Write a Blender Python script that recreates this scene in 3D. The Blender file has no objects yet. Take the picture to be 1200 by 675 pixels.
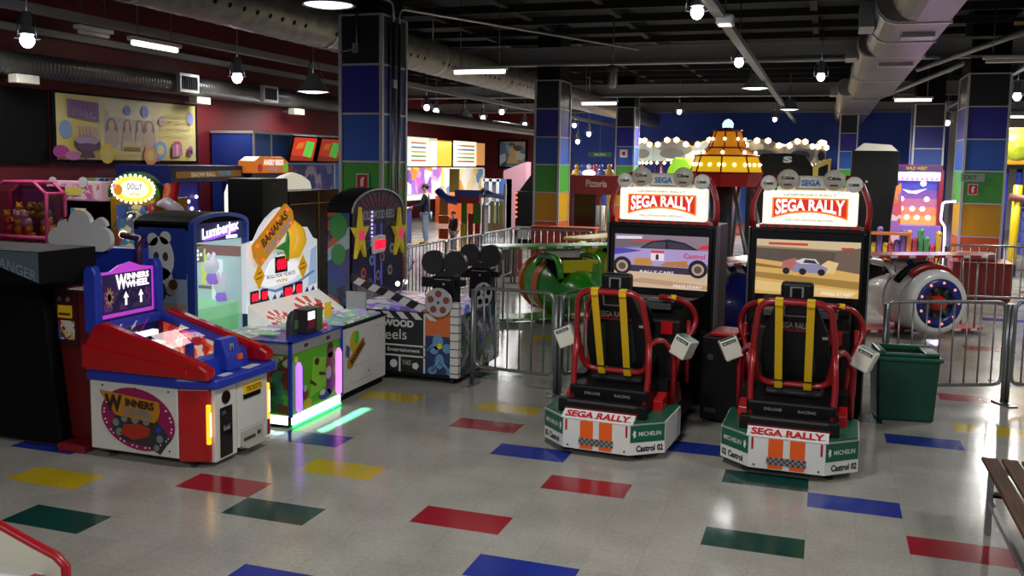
import bpy, bmesh, math, random
from mathutils import Vector, Matrix
random.seed(7)
scene = bpy.context.scene
COL = scene.collection
PI = math.pi
R = math.radians
# ------------------------------------------------------------------ camera (solved from the floor tiles, 0.6 x 0.3 m)
FPX, PPY = 1092.22, 304.85
YAW, PIT, ROL = R(18.5499), R(5.89045), R(.89823)
CAM = Vector((.0253, -.1459, 2.2804))
_f = Vector((-math.sin(YAW)*math.cos(PIT), math.cos(YAW)*math.cos(PIT), -math.sin(PIT)))
_r0 = Vector((math.cos(YAW), math.sin(YAW), 0)); _u0 = _r0.cross(_f)
_r = math.cos(ROL)*_r0 + math.sin(ROL)*_u0; _u = -math.sin(ROL)*_r0 + math.cos(ROL)*_u0
cd = bpy.data.cameras.new('camera'); cam = bpy.data.objects.new('camera', cd); COL.objects.link(cam)
cd.sensor_width = 36; cd.lens = 36*FPX/1200; cd.shift_y = -(337.5-PPY)/1200; cd.clip_end = 200
m3 = Matrix((_r, _u, -_f)).transposed().to_4x4(); m3.translation = CAM; cam.matrix_world = m3
scene.camera = cam
def ray(x, y): return (x-600)/FPX*_r - (y-PPY)/FPX*_u + _f
def Z(x, y, z=0): d = ray(x, y); return CAM + d*((z-CAM.z)/d.z)
def X(x, y, v): d = ray(x, y); return CAM + d*((v-CAM.x)/d.x)
def Y(x, y, v): d = ray(x, y); return CAM + d*((v-CAM.y)/d.y)
def D(x, y, v): return CAM + ray(x, y)*v

# ------------------------------------------------------------------ materials
def lin(c):
    if isinstance(c, str):
        c = c.lstrip('#'); c = [int(c[i:i+2], 16) for i in (0, 2, 4)]
    c = [v/255 for v in c]
    return tuple(v/12.92 if v <= .04045 else ((v+.055)/1.055)**2.4 for v in c) + (1,)
MATS = {}
def mat(name, col='#808080', rough=.5, metal=0, emit=0, ecol=None, spec=.5, coat=0):
    if name in MATS: return MATS[name]
    m = bpy.data.materials.new(name); m.use_nodes = True
    b = m.node_tree.nodes['Principled BSDF']
    b.inputs['Base Color'].default_value = lin(col); b.inputs['Roughness'].default_value = rough
    b.inputs['Metallic'].default_value = metal; b.inputs['Specular IOR Level'].default_value = spec
    b.inputs['Coat Weight'].default_value = coat
    if emit:
        b.inputs['Emission Color'].default_value = lin(ecol or col); b.inputs['Emission Strength'].default_value = emit
    MATS[name] = m; return m
def nd(nt, t, **k):
    n = nt.nodes.new(t)
    for a, v in k.items(): setattr(n, a, v)
    return n
def art(name, cols, scale=8, emit=0, rough=.35, dist=.5, stretch=(1, 1, 1)):
    "printed artwork: a patchwork of the given inks"
    m = mat(name, '#808080', rough); nt = m.node_tree; b = nt.nodes['Principled BSDF']
    tc = nd(nt, 'ShaderNodeTexCoord'); mp = nd(nt, 'ShaderNodeMapping'); mp.inputs['Scale'].default_value = stretch
    no = nd(nt, 'ShaderNodeTexNoise'); no.inputs['Scale'].default_value = scale*.6; no.inputs['Detail'].default_value = 3
    mx = nd(nt, 'ShaderNodeVectorMath', operation='MULTIPLY_ADD'); mx.inputs[1].default_value = (dist,)*3
    vo = nd(nt, 'ShaderNodeTexVoronoi'); vo.inputs['Scale'].default_value = scale
    rp = nd(nt, 'ShaderNodeValToRGB'); rp.color_ramp.interpolation = 'CONSTANT'
    sp = nd(nt, 'ShaderNodeSeparateColor')
    L = nt.links.new
    L(tc.outputs['Object'], mp.inputs[0]); L(mp.outputs[0], no.inputs['Vector'])
    L(no.outputs['Color'], mx.inputs[0]); L(mp.outputs[0], mx.inputs[2]); L(mx.outputs[0], vo.inputs['Vector'])
    L(vo.outputs['Color'], sp.inputs[0]); L(sp.outputs[0], rp.inputs[0])
    e = rp.color_ramp.elements
    while len(e) < len(cols): e.new(.5)
    for i, c in enumerate(cols): e[i].position = i/len(cols); e[i].color = lin(c)
    L(rp.outputs[0], b.inputs['Base Color'])
    if emit: L(rp.outputs[0], b.inputs['Emission Color']); b.inputs['Emission Strength'].default_value = emit
    return m
def noisy(name, col, col2, scale=4, rough=.5, metal=0, r2=None, bump=0, detail=6, stretch=(1, 1, 1)):
    m = mat(name, col, rough, metal); nt = m.node_tree; b = nt.nodes['Principled BSDF']; L = nt.links.new
    tc = nd(nt, 'ShaderNodeTexCoord'); mp = nd(nt, 'ShaderNodeMapping'); mp.inputs['Scale'].default_value = stretch
    no = nd(nt, 'ShaderNodeTexNoise'); no.inputs['Scale'].default_value = scale; no.inputs['Detail'].default_value = detail
    rp = nd(nt, 'ShaderNodeValToRGB'); e = rp.color_ramp.elements
    e[0].position = .35; e[0].color = lin(col); e[1].position = .65; e[1].color = lin(col2)
    L(tc.outputs['Object'], mp.inputs[0]); L(mp.outputs[0], no.inputs['Vector']); L(no.outputs[0], rp.inputs[0]); L(rp.outputs[0], b.inputs['Base Color'])
    if r2 is not None:
        mr = nd(nt, 'ShaderNodeMapRange'); mr.inputs[3].default_value = rough; mr.inputs[4].default_value = r2
        L(no.outputs[0], mr.inputs[0]); L(mr.outputs[0], b.inputs['Roughness'])
    if bump:
        bp = nd(nt, 'ShaderNodeBump'); bp.inputs['Strength'].default_value = bump; bp.inputs['Distance'].default_value = .01
        L(no.outputs[0], bp.inputs['Height']); L(bp.outputs[0], b.inputs['Normal'])
    return m
def glass(name, tint='#ffffff', refl=.12):
    m = bpy.data.materials.new(name); m.use_nodes = True; nt = m.node_tree; nt.nodes.clear()
    o = nd(nt, 'ShaderNodeOutputMaterial'); mx = nd(nt, 'ShaderNodeMixShader'); t = nd(nt, 'ShaderNodeBsdfTransparent')
    g = nd(nt, 'ShaderNodeBsdfGlossy'); g.inputs['Roughness'].default_value = .03; t.inputs[0].default_value = lin(tint)
    lw = nd(nt, 'ShaderNodeLayerWeight'); lw.inputs[0].default_value = refl+.2
    ml = nd(nt, 'ShaderNodeMath', operation='MULTIPLY_ADD'); ml.inputs[1].default_value = .5; ml.inputs[2].default_value = refl*.4
    nt.links.new(lw.outputs['Facing'], ml.inputs[0])
    nt.links.new(ml.outputs[0], mx.inputs[0]); nt.links.new(t.outputs[0], mx.inputs[1]); nt.links.new(g.outputs[0], mx.inputs[2]); nt.links.new(mx.outputs[0], o.inputs[0])
    MATS[name] = m; return m
black = mat('black_laminate', '#0b0b0c', .45, spec=.25); dblack = mat('matte_black', '#060607', .65, spec=.15); gblack = mat('gloss_black', '#050506', .15)
white = mat('white_laminate', '#dcdcda', .4); offw = mat('offwhite_plastic', '#d8d6c8', .4); grey = mat('grey_plastic', '#77787a', .5); dgrey = mat('dark_grey_plastic', '#3a3b3e', .5)
red = mat('red_gloss', '#b3121a', .25, coat=.3); dred = mat('dark_red', '#6d1018', .4); redtube = mat('red_powder_coat', '#8e1019', .3, coat=.2)
blue = mat('blue_gloss', '#2338a8', .3); dblue = mat('dark_blue', '#141f62', .4); yellow = mat('yellow_webbing', '#e0b80c', .6); orange = mat('orange_vinyl', '#e85c14', .45)
green = mat('green_vinyl', '#0f5a45', .4); lime = mat('lime_paint', '#5cc41e', .3); purple = mat('purple_vinyl', '#6a2a9c', .4); pink = mat('pink_paint', '#e0409a', .35); magenta = mat('magenta_vinyl', '#a0165e', .4)
brown = mat('brown_ink', '#5a3418', .5); sky = mat('sky_ink', '#7aa8e0', .4); chrome = mat('chrome', '#c8c8c8', .15, 1); alu = mat('brushed_aluminium', '#a2a2a0', .35, 1); steel = mat('galvanised_steel', '#9a9c9e', .4, .85); silver = mat('silver_trim', '#c4c4c4', .35, .6)
yel = mat('yellow_ink', '#ecc21c', .4); tan = mat('tan_ink', '#c8a070', .5); skin = mat('skin', '#c89072', .55); navyc = mat('navy_cloth', '#10182a', .9); denim = mat('denim', '#7c8aa0', .9); hairm = mat('dark_hair', '#18110d', .7)
led = mat('red_led', '#ff1030', .4, emit=1.6); glow = mat('white_glow', '#ffffff', .4, emit=1.6); dim = mat('dim_white_glow', '#f4f2ea', .4, emit=.75)
GL = glass('clear_glass')

# ------------------------------------------------------------------ mesh builder
_fonts = {}
def font_mesh(s, bold=.012):
    k = (s, bold)
    if k in _fonts: return _fonts[k]
    c = bpy.data.curves.new('t', 'FONT'); c.body = s; c.resolution_u = 3; c.offset = bold; c.extrude = 0
    o = bpy.data.objects.new('t', c); COL.objects.link(o)
    dg = bpy.context.evaluated_depsgraph_get(); dg.update()
    me = o.evaluated_get(dg).to_mesh()
    vs = [(v.co.x, v.co.y) for v in me.vertices]; fs = [tuple(p.vertices) for p in me.polygons]
    o.evaluated_get(dg).to_mesh_clear(); bpy.data.objects.remove(o); bpy.data.curves.remove(c)
    _fonts[k] = (vs, fs); return vs, fs
class MB:
    def __init__(s, m=None):
        s.v, s.f, s.fm, s.fs, s.slots, s.cur, s.M = [], [], [], [], [], 0, None
        if m: s.m(m)
    def m(s, m):
        if isinstance(m, str): m = MATS[m]
        if m not in s.slots: s.slots.append(m)
        s.cur = s.slots.index(m); return s
    def tr(s, M=None): s.M = M; return s
    def add(s, vs, fs, smooth=False):
        b = len(s.v)
        for p in vs:
            p = Vector(p); s.v.append(s.M @ p if s.M is not None else p)
        for f in fs: s.f.append([b+i for i in f]); s.fm.append(s.cur); s.fs.append(smooth)
        return s
    def bm(s, bm, smooth=False):
        bm.verts.index_update(); s.add([v.co.copy() for v in bm.verts], [[v.index for v in f.verts] for f in bm.faces], smooth); bm.free(); return s
    def box(s, x0, y0, z0, x1, y1, z1, bev=0, seg=2):
        vs = [(x, y, z) for x in (x0, x1) for y in (y0, y1) for z in (z0, z1)]
        fs = [(0, 1, 3, 2), (4, 6, 7, 5), (0, 4, 5, 1), (2, 3, 7, 6), (0, 2, 6, 4), (1, 5, 7, 3)]
        if not bev: return s.add(vs, fs)
        bm = bmesh.new(); V = [bm.verts.new(p) for p in vs]
        for f in fs: bm.faces.new([V[i] for i in f])
        bmesh.ops.bevel(bm, geom=bm.edges[:], offset=bev, segments=seg, affect='EDGES', profile=.5)
        return s.bm(bm)
    def cbox(s, c, d, bev=0): return s.box(c[0]-d[0]/2, c[1]-d[1]/2, c[2]-d[2]/2, c[0]+d[0]/2, c[1]+d[1]/2, c[2]+d[2]/2, bev)
    def prism(s, pts, ax, a, b, bev=0):
        "polygon (2D, in the two other axes in x,y,z order) extruded along ax from a to b"
        def P(p, t): return {'x': (t, p[0], p[1]), 'y': (p[0], t, p[1]), 'z': (p[0], p[1], t)}[ax]
        n = len(pts); vs = [P(p, a) for p in pts]+[P(p, b) for p in pts]
        fs = [list(range(n))[::-1], list(range(n, 2*n))]+[(i, (i+1) % n, n+(i+1) % n, n+i) for i in range(n)]
        if not bev: return s.add(vs, fs)
        bm = bmesh.new(); V = [bm.verts.new(p) for p in vs]
        for f in fs: bm.faces.new([V[i] for i in f])
        bmesh.ops.bevel(bm, geom=bm.edges[:], offset=bev, segments=2, affect='EDGES', profile=.5)
        return s.bm(bm)
    def sheet(s, pts3, n, t=.004):
        "thin solid: polygon given by 3D points, thickness t along n"
        n = Vector(n)*t; k = len(pts3); a = [Vector(p) for p in pts3]
        return s.add(a+[p+n for p in a], [list(range(k))[::-1], list(range(k, 2*k))]+[(i, (i+1) % k, k+(i+1) % k, k+i) for i in range(k)])
    def tube(s, pts, r, n=8, closed=False, caps=True):
        P = [Vector(p) for p in pts]; k = len(P); vs = []; up = None
        for i, p in enumerate(P):
            if closed: t = P[(i+1) % k]-P[i-1]
            else: t = P[min(i+1, k-1)]-P[max(i-1, 0)]
            t.normalize()
            if up is None: up = t.orthogonal().normalized()
            up = (up-t*up.dot(t))
            up = up.normalized() if up.length > 1e-6 else t.orthogonal().normalized()
            w = t.cross(up); rr = r[i] if isinstance(r, (list, tuple)) else r
            vs += [p+(up*math.cos(2*PI*j/n)+w*math.sin(2*PI*j/n))*rr for j in range(n)]
        fs = []
        for i in range(k if closed else k-1):
            a, b = i*n, ((i+1) % k)*n
            fs += [(a+j, a+(j+1) % n, b+(j+1) % n, b+j) for j in range(n)]
        s.add(vs, fs, True)
        if not closed and caps:
            b = len(s.v)-len(vs)
            s.f += [[b+j for j in range(n)][::-1], [b+(k-1)*n+j for j in range(n)]]; s.fm += [s.cur]*2; s.fs += [False]*2
        return s
    def cyl(s, p0, p1, r, n=16, r1=None): return s.tube([p0, p1], [r, r if r1 is None else r1], n)
    def lathe(s, prof, c=(0, 0, 0), n=24, M=None):
        vs = []; c = Vector(c)
        for r, z in prof:
            for j in range(n):
                p = Vector((r*math.cos(2*PI*j/n), r*math.sin(2*PI*j/n), z))
                vs.append(c+(M @ p if M else p))
        fs = [(i*n+j, i*n+(j+1) % n, (i+1)*n+(j+1) % n, (i+1)*n+j) for i in range(len(prof)-1) for j in range(n)]
        return s.add(vs, fs, True)
    def ball(s, c, r, n=12, sc=(1, 1, 1)):
        k = n//2
        vs = [Vector(c)+Vector((r*sc[0]*math.sin(PI*i/k)*math.cos(2*PI*j/n), r*sc[1]*math.sin(PI*i/k)*math.sin(2*PI*j/n), r*sc[2]*math.cos(PI*i/k))) for i in range(k+1) for j in range(n)]
        return s.add(vs, [(i*n+j, (i+1)*n+j, (i+1)*n+(j+1) % n, i*n+(j+1) % n) for i in range(k) for j in range(n)], True)
    def text(s, t, c, ux, uy, w, h, bold=.012, lift=.003):
        "lettering centred at c, ux = reading direction, uy = up, fitted to w x h, raised off its panel"
        vs, fs = font_mesh(t, bold); ux = Vector(ux).normalized(); uy = Vector(uy).normalized(); nn = ux.cross(uy)
        xs = [p[0] for p in vs]; ys = [p[1] for p in vs]; x0, x1, y0, y1 = min(xs), max(xs), min(ys), max(ys)
        return s.add([Vector(c)+ux*((p[0]-x0)/(x1-x0)-.5)*w+uy*((p[1]-y0)/(y1-y0)-.5)*h+nn*lift for p in vs], fs)
    def disc(s, c, r, nrm, t=.006, n=24, sy=1):
        nrm = Vector(nrm).normalized(); a = Vector((0, 0, 1)) if abs(nrm.z) < .9 else Vector((0, 1, 0)); ux = a.cross(nrm).normalized(); uy = nrm.cross(ux)
        return s.sheet([Vector(c)+ux*r*math.cos(2*PI*j/n)+uy*r*sy*math.sin(2*PI*j/n) for j in range(n)], nrm, t)
    def build(s, name, parent=None, loc=None):
        me = bpy.data.meshes.new(name)
        off = Vector(loc) if loc else Vector((0, 0, 0))
        me.from_pydata([p-off for p in s.v], [], s.f)
        for m in s.slots: me.materials.append(m)
        me.polygons.foreach_set('material_index', s.fm); me.polygons.foreach_set('use_smooth', s.fs)
        bm = bmesh.new(); bm.from_mesh(me); bmesh.ops.recalc_face_normals(bm, faces=bm.faces); bm.to_mesh(me); bm.free()
        me.update(); o = bpy.data.objects.new(name, me); COL.objects.link(o)
        if loc: o.location = off
        if parent: o.parent = parent
        return o
def tag(o, label, cat, group=None, kind=None):
    o['label'] = label; o['category'] = cat
    if group: o['group'] = group
    if kind: o['kind'] = kind
    return o
def thing(name, label, cat, loc=(0, 0, 0), rot=0, group=None):
    e = bpy.data.objects.new(name, None); COL.objects.link(e); e.location = loc; e.rotation_euler = (0, 0, rot); e.empty_display_size = .1
    return tag(e, label, cat, group)
def W(mb, name, root, label=None):
    "link a part whose points were given in world coordinates under a root that is only moved (not turned)"
    mb.v = [p-Vector(root.location) for p in mb.v]
    o = mb.build(name, root)
    if label: o['label'] = label
    return o
def struct(mb, name, label=None):
    o = mb.build(name); o['kind'] = 'structure'; o['label'] = label or name.replace('_', ' '); return o
def fillet(pts, r, k=5, closed=False):
    P = [Vector(p) for p in pts]; out = []; n = len(P)
    for i in range(n):
        if not closed and i in (0, n-1): out.append(P[i]); continue
        a, b, c = P[i-1], P[i], P[(i+1) % n]
        d1 = (a-b); d2 = (c-b); rr = min(r, d1.length*.49, d2.length*.49); p1 = b+d1.normalized()*rr; p2 = b+d2.normalized()*rr
        for j in range(k+1):
            t = j/k; out.append((1-t)**2*p1+2*t*(1-t)*b+t*t*p2)
    return out
def chain(o, root, recurse=True):
    c = o.copy(); COL.objects.link(c); c.parent = root
    for ch in list(o.children): chain(ch, c)
    return c
def clone(root, loc, rot, label, group=None):
    r = root.copy(); COL.objects.link(r); r.location = loc; r.rotation_euler = (0, 0, rot); r['label'] = label
    if group: r['group'] = group
    for ch in list(root.children): chain(ch, r)
    return r
# ================================================================== THE SETTING
tiles = {(-4,17):'r',(0,21):'b',(1,19):'r',(-6,16):'g',(-5,24):'r',(-3,20):'r',(-8,14):'g',(-4,22):'b',(-6,19):'y',(-7,21):'b',(-3,15):'b',(-5,13):'b',(-1,18):'g',(-2,24):'b',
  (-1,22):'g',(1,27):'b',(2,29):'y',(-7,26):'y',(-5,26):'y',(-9,16):'y',(-10,18):'b',(-7,17):'r',(-6,30):'g',(0,29):'g',(2,33):'r',(3,36):'b',(1,38):'y',(-1,35):'r',(-4,34):'b',(3,43):'r',(2,47):'y',(-6,38):'y',(-7,44):'r',(4,52):'b'}
for i in range(60):
    tiles[(random.randint(-20, 9), random.randint(54, 125))] = random.choice('rbgy')
def floor_mat(name, col, col2):
    m = noisy(name, col, col2, 2.2, .1, 0, .24, 0, 8, (1, 1, 1)); nt = m.node_tree; b = nt.nodes['Principled BSDF']; L = nt.links.new
    src = b.inputs['Base Color'].links[0].from_socket
    br = nd(nt, 'ShaderNodeTexBrick', offset=0); br.inputs['Scale'].default_value = 1; br.inputs['Brick Width'].default_value = .3; br.inputs['Row Height'].default_value = .3
    br.inputs['Mortar Size'].default_value = .0022; br.inputs['Mortar Smooth'].default_value = .3
    br.inputs['Color1'].default_value = (1, 1, 1, 1); br.inputs['Color2'].default_value = (.93, .93, .93, 1); br.inputs['Mortar'].default_value = (.78, .78, .77, 1)
    n2 = nd(nt, 'ShaderNodeTexNoise'); n2.inputs['Scale'].default_value = 40; n2.inputs['Detail'].default_value = 4
    tc = nd(nt, 'ShaderNodeTexCoord'); L(tc.outputs['Object'], br.inputs['Vector']); L(tc.outputs['Object'], n2.inputs['Vector'])
    m1 = nd(nt, 'ShaderNodeMix', data_type='RGBA', blend_type='MULTIPLY'); m1.inputs[0].default_value = 1; L(src, m1.inputs[6]); L(br.outputs[0], m1.inputs[7])
    mr = nd(nt, 'ShaderNodeMapRange'); mr.inputs[1].default_value = .3; mr.inputs[2].default_value = .7; mr.inputs[3].default_value = .88; mr.inputs[4].default_value = 1.08; L(n2.outputs[0], mr.inputs[0])
    m2 = nd(nt, 'ShaderNodeMix', data_type='RGBA', blend_type='MULTIPLY'); m2.inputs[0].default_value = 1; L(m1.outputs[2], m2.inputs[6]); L(mr.outputs[0], m2.inputs[7])
    b.inputs['Specular IOR Level'].default_value = .42
    L(m2.outputs[2], b.inputs['Base Color'])
    bp = nd(nt, 'ShaderNodeBump'); bp.inputs['Strength'].default_value = .05; bp.inputs['Distance'].default_value = .01; L(n2.outputs[0], bp.inputs['Height']); L(bp.outputs[0], b.inputs['Normal'])
    return m
fm = {'n': floor_mat('floor_vinyl', '#98968e', '#a6a49b'), 'r': floor_mat('floor_red', '#8e1626', '#9a1c2c'), 'b': floor_mat('floor_blue', '#20308a', '#283a96'), 'g': floor_mat('floor_green', '#123c36', '#184640'), 'y': floor_mat('floor_yellow', '#b8a01e', '#c4aa26')}
mb = MB(fm['n'])
I0, I1, J0, J1 = -27, 20, -24, 136
for i in range(I0, I1):
    j = J0
    while j < J1:
        t = tiles.get((i, j)); k = j+1
        if t is None:
            while k < J1 and (i, k) not in tiles and k-j < 12: k += 1
        mb.m(fm[t or 'n']); mb.add([(i*.6, j*.3, 0), (i*.6+.6, j*.3, 0), (i*.6+.6, k*.3, 0), (i*.6, k*.3, 0)], [(0, 1, 2, 3)]); j = k
struct(mb, 'floor', 'grey speckled vinyl tile floor with scattered coloured tiles')

redwall = noisy('red_wall_paint', '#5e0f18', '#6c141d', 1.2, .55); bluewall = noisy('blue_wall_paint', '#2850c0', '#3058cc', 1, .55); whitewall = mat('white_wall_paint', '#c8c8c4', .6)
ceilm = noisy('black_ceiling_paint', '#0a0a0c', '#131315', 3, .8); beamm = mat('dark_steel_beam', '#2a2b2e', .55, .3); beaml = mat('grey_steel_beam', '#86888a', .5, .2)
struct(MB(redwall).box(-9.2, -7, 0, -9, 18, 5.3), 'wall_left', 'dark red side wall behind the machines')
struct(MB(redwall).box(-16, 18, 0, -9.0, 18.2, 5.3), 'wall_recess', 'red return wall beside the snack counter')
struct(MB(redwall).box(-16.2, 18, 0, -16, 41, 5.3), 'wall_far_left')
mb = MB(bluewall).box(-10.9, 40.6, 0, 4.5, 40.8, 5.3); mb.m(redwall).box(-16, 40.6, 0, -10.9, 40.8, 5.3); mb.m(whitewall).box(4.5, 40.6, 0, 12, 40.8, 5.3)
struct(mb, 'wall_back', 'far wall painted red, blue and white')
struct(MB(whitewall).box(12, -7, 0, 12.2, 41, 5.3), 'wall_right')
mb = MB(ceilm).box(-16, -7, 5.3, 12, 41, 5.5)
struct(mb, 'ceiling', 'black painted ceiling deck')
mb = MB(mat('dark_deck_rib', '#111113', .8))
for x in [-14.4+1.75*k for k in range(15)]: mb.box(x, -7, 5.05, x+.12, 41, 5.3)
for y in [-5+1.5*k for k in range(31)]: mb.box(-16, y, 4.98, 12, y+.07, 5.12)
struct(mb, 'trim_1', 'black purlins under the ceiling deck')
for n, (y, m) in enumerate([(1.1, beamm), (10.2, beamm), (19.05, beaml), (28.2, beaml), (36.5, beaml)]):
    mb = MB(m).box(-16, y, 4.36, 12, y+.2, 4.4).box(-16, y+.09, 4.4, 12, y+.11, 4.7).box(-16, y, 4.7, 12, y+.2, 4.74)
    struct(mb, 'trim_%d' % (n+2), 'steel cross beam')
struct(MB(beaml).box(-8.45, -6, 3.86, -8.35, 40, 3.96).box(-8.9, -6, 3.7, -8.8, 18, 3.78), 'trim_8', 'grey steel rail along the red wall')
struct(MB(beaml).box(-1.32, -4, 4.02, -1.2, 38, 4.1).box(3.2, 12, 4.1, 3.3, 38, 4.16), 'trim_9', 'cable tray under the ceiling')
mb = MB(beaml)
for a, b in (((1.6, 20, 4.25), (2.9, 16, 4.45)), ((1.0, 27, 4.1), (2.6, 19.5, 4.4))): mb.tube([a, b], .05, 6)
struct(mb, 'trim_10', 'diagonal ceiling brace')

# columns with stacked colour panels
cc = [('#cc5a20', .45), ('#c4930f', 1.06), ('#449a38', 1.68), ('#2858b4', 2.28), ('#2a2a92', 2.87), ('#15161b', 3.47)]
cm = [mat('column_panel_%d' % i, c, .35) for i, (c, z) in enumerate(cc)]
def column(n, x0, y0, x1, y1, zt=4.07):
    mb = MB(cm[0]); mb.box(x0, y0, 0, x1, y1, .45)
    for i, (c, z) in enumerate(cc):
        mb.m(cm[i]).box(x0, y0, z, x1, y1, cc[i+1][1] if i < 5 else zt)
    mb.m(dblack).box(x0+.02, y0+.02, zt, x1-.02, y1-.02, 5.3)
    o = struct(mb, 'column_%d' % n, 'square column clad in coloured panels')
    t = MB(silver); e = .012
    for z in [z for c, z in cc]+[zt]: t.box(x0-e, y0-e, z-.012, x1+e, y1+e, z+.012)
    for x in (x0, x1):
        for y in (y0, y1): t.box(x-.022, y-.022, 0, x+.022, y+.022, zt)
    t.build('trim', o)
column(1, -5.76, 10.3, -5.2, 10.98); column(2, -6.0, 19.25, -5.46, 20.1); column(3, -6.22, 28.4, -5.66, 29.1); column(4, 2.42, 19.1, 3.12, 20.3); column(5, 2.2, 27.6, 2.95, 28.5); column(6, .35, 33, .9, 33.6)

def sign(c, nrm, w, h, label):
    nrm = Vector(nrm); ux = Vector((0, 0, 1)).cross(nrm)*-1; ux = Vector((-nrm.y, nrm.x, 0)); c = Vector(c)
    r = thing('fire_sign', label, 'sign', c)
    P = lambda a, b, d=0: ux*a+Vector((0, 0, b))+nrm*d
    rect = lambda a0, b0, a1, b1, d: [P(a0, b0, d), P(a1, b0, d), P(a1, b1, d), P(a0, b1, d)]
    MB(mat('sign_white', '#d8d8d4', .4)).sheet(rect(-w/2, -h/2, w/2, h/2, .004), nrm, .006).m(mat('sign_red', '#b81820', .4)).sheet(rect(-w*.44, -h*.44, w*.44, h*.44, .01), nrm, .002).build('plate', r)
    MB(MATS['sign_white']).sheet([P(a*w, b*h, .013) for a, b in ((-.14, -.28), (.1, -.28), (.1, .12), (.2, .22), (.06, .32), (-.06, .24), (-.14, .12))], nrm, .002).build('pictogram', r)
for px, py, nrm, v, lab in ((425, 213, (0, -1, 0), 10.28, 'red square fire equipment sign on the front of the nearest column'), (1140, 222, (0, -1, 0), 19.08, 'red fire equipment sign on the column at far right, below a grey sign')):
    p = Y(px, py, v); sign(p, nrm, .17, .2, lab)
sign(X(467, 215, -5.19), (1, 0, 0), .16, .2, 'narrow red fire sign on the right side of the nearest column')
p = Y(1140, 208, 19.08); r = thing('exit_sign', 'small grey green escape sign on green panel of the column at far right', 'sign', p)
MB(mat('sign_grey', '#8aa08c', .5)).box(-.2, -.01, -.08, .2, 0, .08).build('plate', r); MB(mat('sign_dark', '#2c5a3a', .5)).text('EXIT', (-.04, -.011, 0), (1, 0, 0), (0, 0, 1), .22, .08).build('lettering', r)
p = Y(731, 180, 28.38); r = thing('notice', 'white paper notice with red stamp on the middle far column', 'sign', p)
MB(white).box(-.12, -.01, -.12, .12, 0, .12).m(red).box(-.05, -.014, -.05, .05, -.01, .06).build('sheet', r)
# conduits on the nearest column
mb = MB(alu)
for y in (10.55, 10.72): mb.tube([(-5.165, y, .05), (-5.165, y, 4.0)], .022, 8)
mb.tube(fillet([(-5.165, 10.55, 4.0), (-5.165, 10.55, 4.25), (-5.6, 8.6, 4.3)], .1), .02, 6).tube(fillet([(-5.165, 10.72, 4.0), (-5.165, 10.72, 4.2), (-3.2, 16.2, 4.3)], .1), .02, 6)
mb.box(-5.19, 10.5, 3.2, -5.13, 10.6, 3.3)
tag(mb.build('electrical_conduit'), 'pair of grey metal conduit pipes running up the nearest column', 'pipe')
mb = MB(alu).tube(fillet([(-5.52, 10.27, 4.4), (-5.52, 10.27, 3.66), (-5.74, 10.27, 3.62)], .05), .016, 6).box(-5.56, 10.22, 3.6, -5.48, 10.29, 3.72)
tag(mb.build('junction_conduit'), 'short grey conduit with junction box on front of the nearest column', 'pipe')

# ducts
ductm = noisy('spiral_duct_metal', '#8c8a84', '#a8a69e', 6, .35, .5, .5)
def ribbed(mb, x, z, y0, y1, r, pitch, amp):
    prof = []; y = y0
    while y < y1:
        prof += [(r, y), (r, y+pitch*.7), (r+amp, y+pitch*.85)]; y += pitch
    mb.lathe(prof, (x, 0, z), 20, Matrix(((1, 0, 0), (0, 0, 1), (0, 1, 0))))
mb = MB(mat('dark_duct', '#666664', .35, .6)); ribbed(mb, -8.82, 3.33, 2, 30, .14, .06, .004)
ro = tag(mb.build('wall_duct'), 'long thin ribbed ventilation duct along the red wall', 'duct')
for yy in (10.9, 12.95, 16.4):
    MB(silver).box(-8.69, yy, 3.22, -8.62, yy+.42, 3.48).build('vent_frame', ro); m = MB(dblack).box(-8.62, yy+.04, 3.26, -8.615, yy+.38, 3.44); m.m(grey)
    for k in range(7): m.box(-8.615, yy+.06+k*.05, 3.26, -8.61, yy+.065+k*.05, 3.44)
    m.build('vent_grille', ro)
mb = MB(ductm); ribbed(mb, -7.0, 4.2, 2, 39, .3, .35, .006)
ro = tag(mb.build('perforated_duct'), 'large round silver duct with rows of holes above the left machines', 'duct')
hm = MB(dblack)
for k in range(90):
    y = 8+k*.28
    if k % 14 > 11: continue
    c = Vector((-7.0+.302*math.cos(R(-22)), y, 4.2+.302*math.sin(R(-22)))); hm.disc(c, .034, (math.cos(R(-22)), 0, math.sin(R(-22))), .003, 8)
hm.build('air_hole', ro)['kind'] = 'stuff'
mb = MB(silver)
for y in range(4, 39, 4): MB(silver).tube([(-7.0, y, 4.5), (-7.0, y, 5.2)], .012, 5).lathe([(.31, -.04), (.31, .04)], (-7, y, 4.2), 20, Matrix(((1, 0, 0), (0, 0, 1), (0, 1, 0)))).build('hanger', ro)
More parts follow.
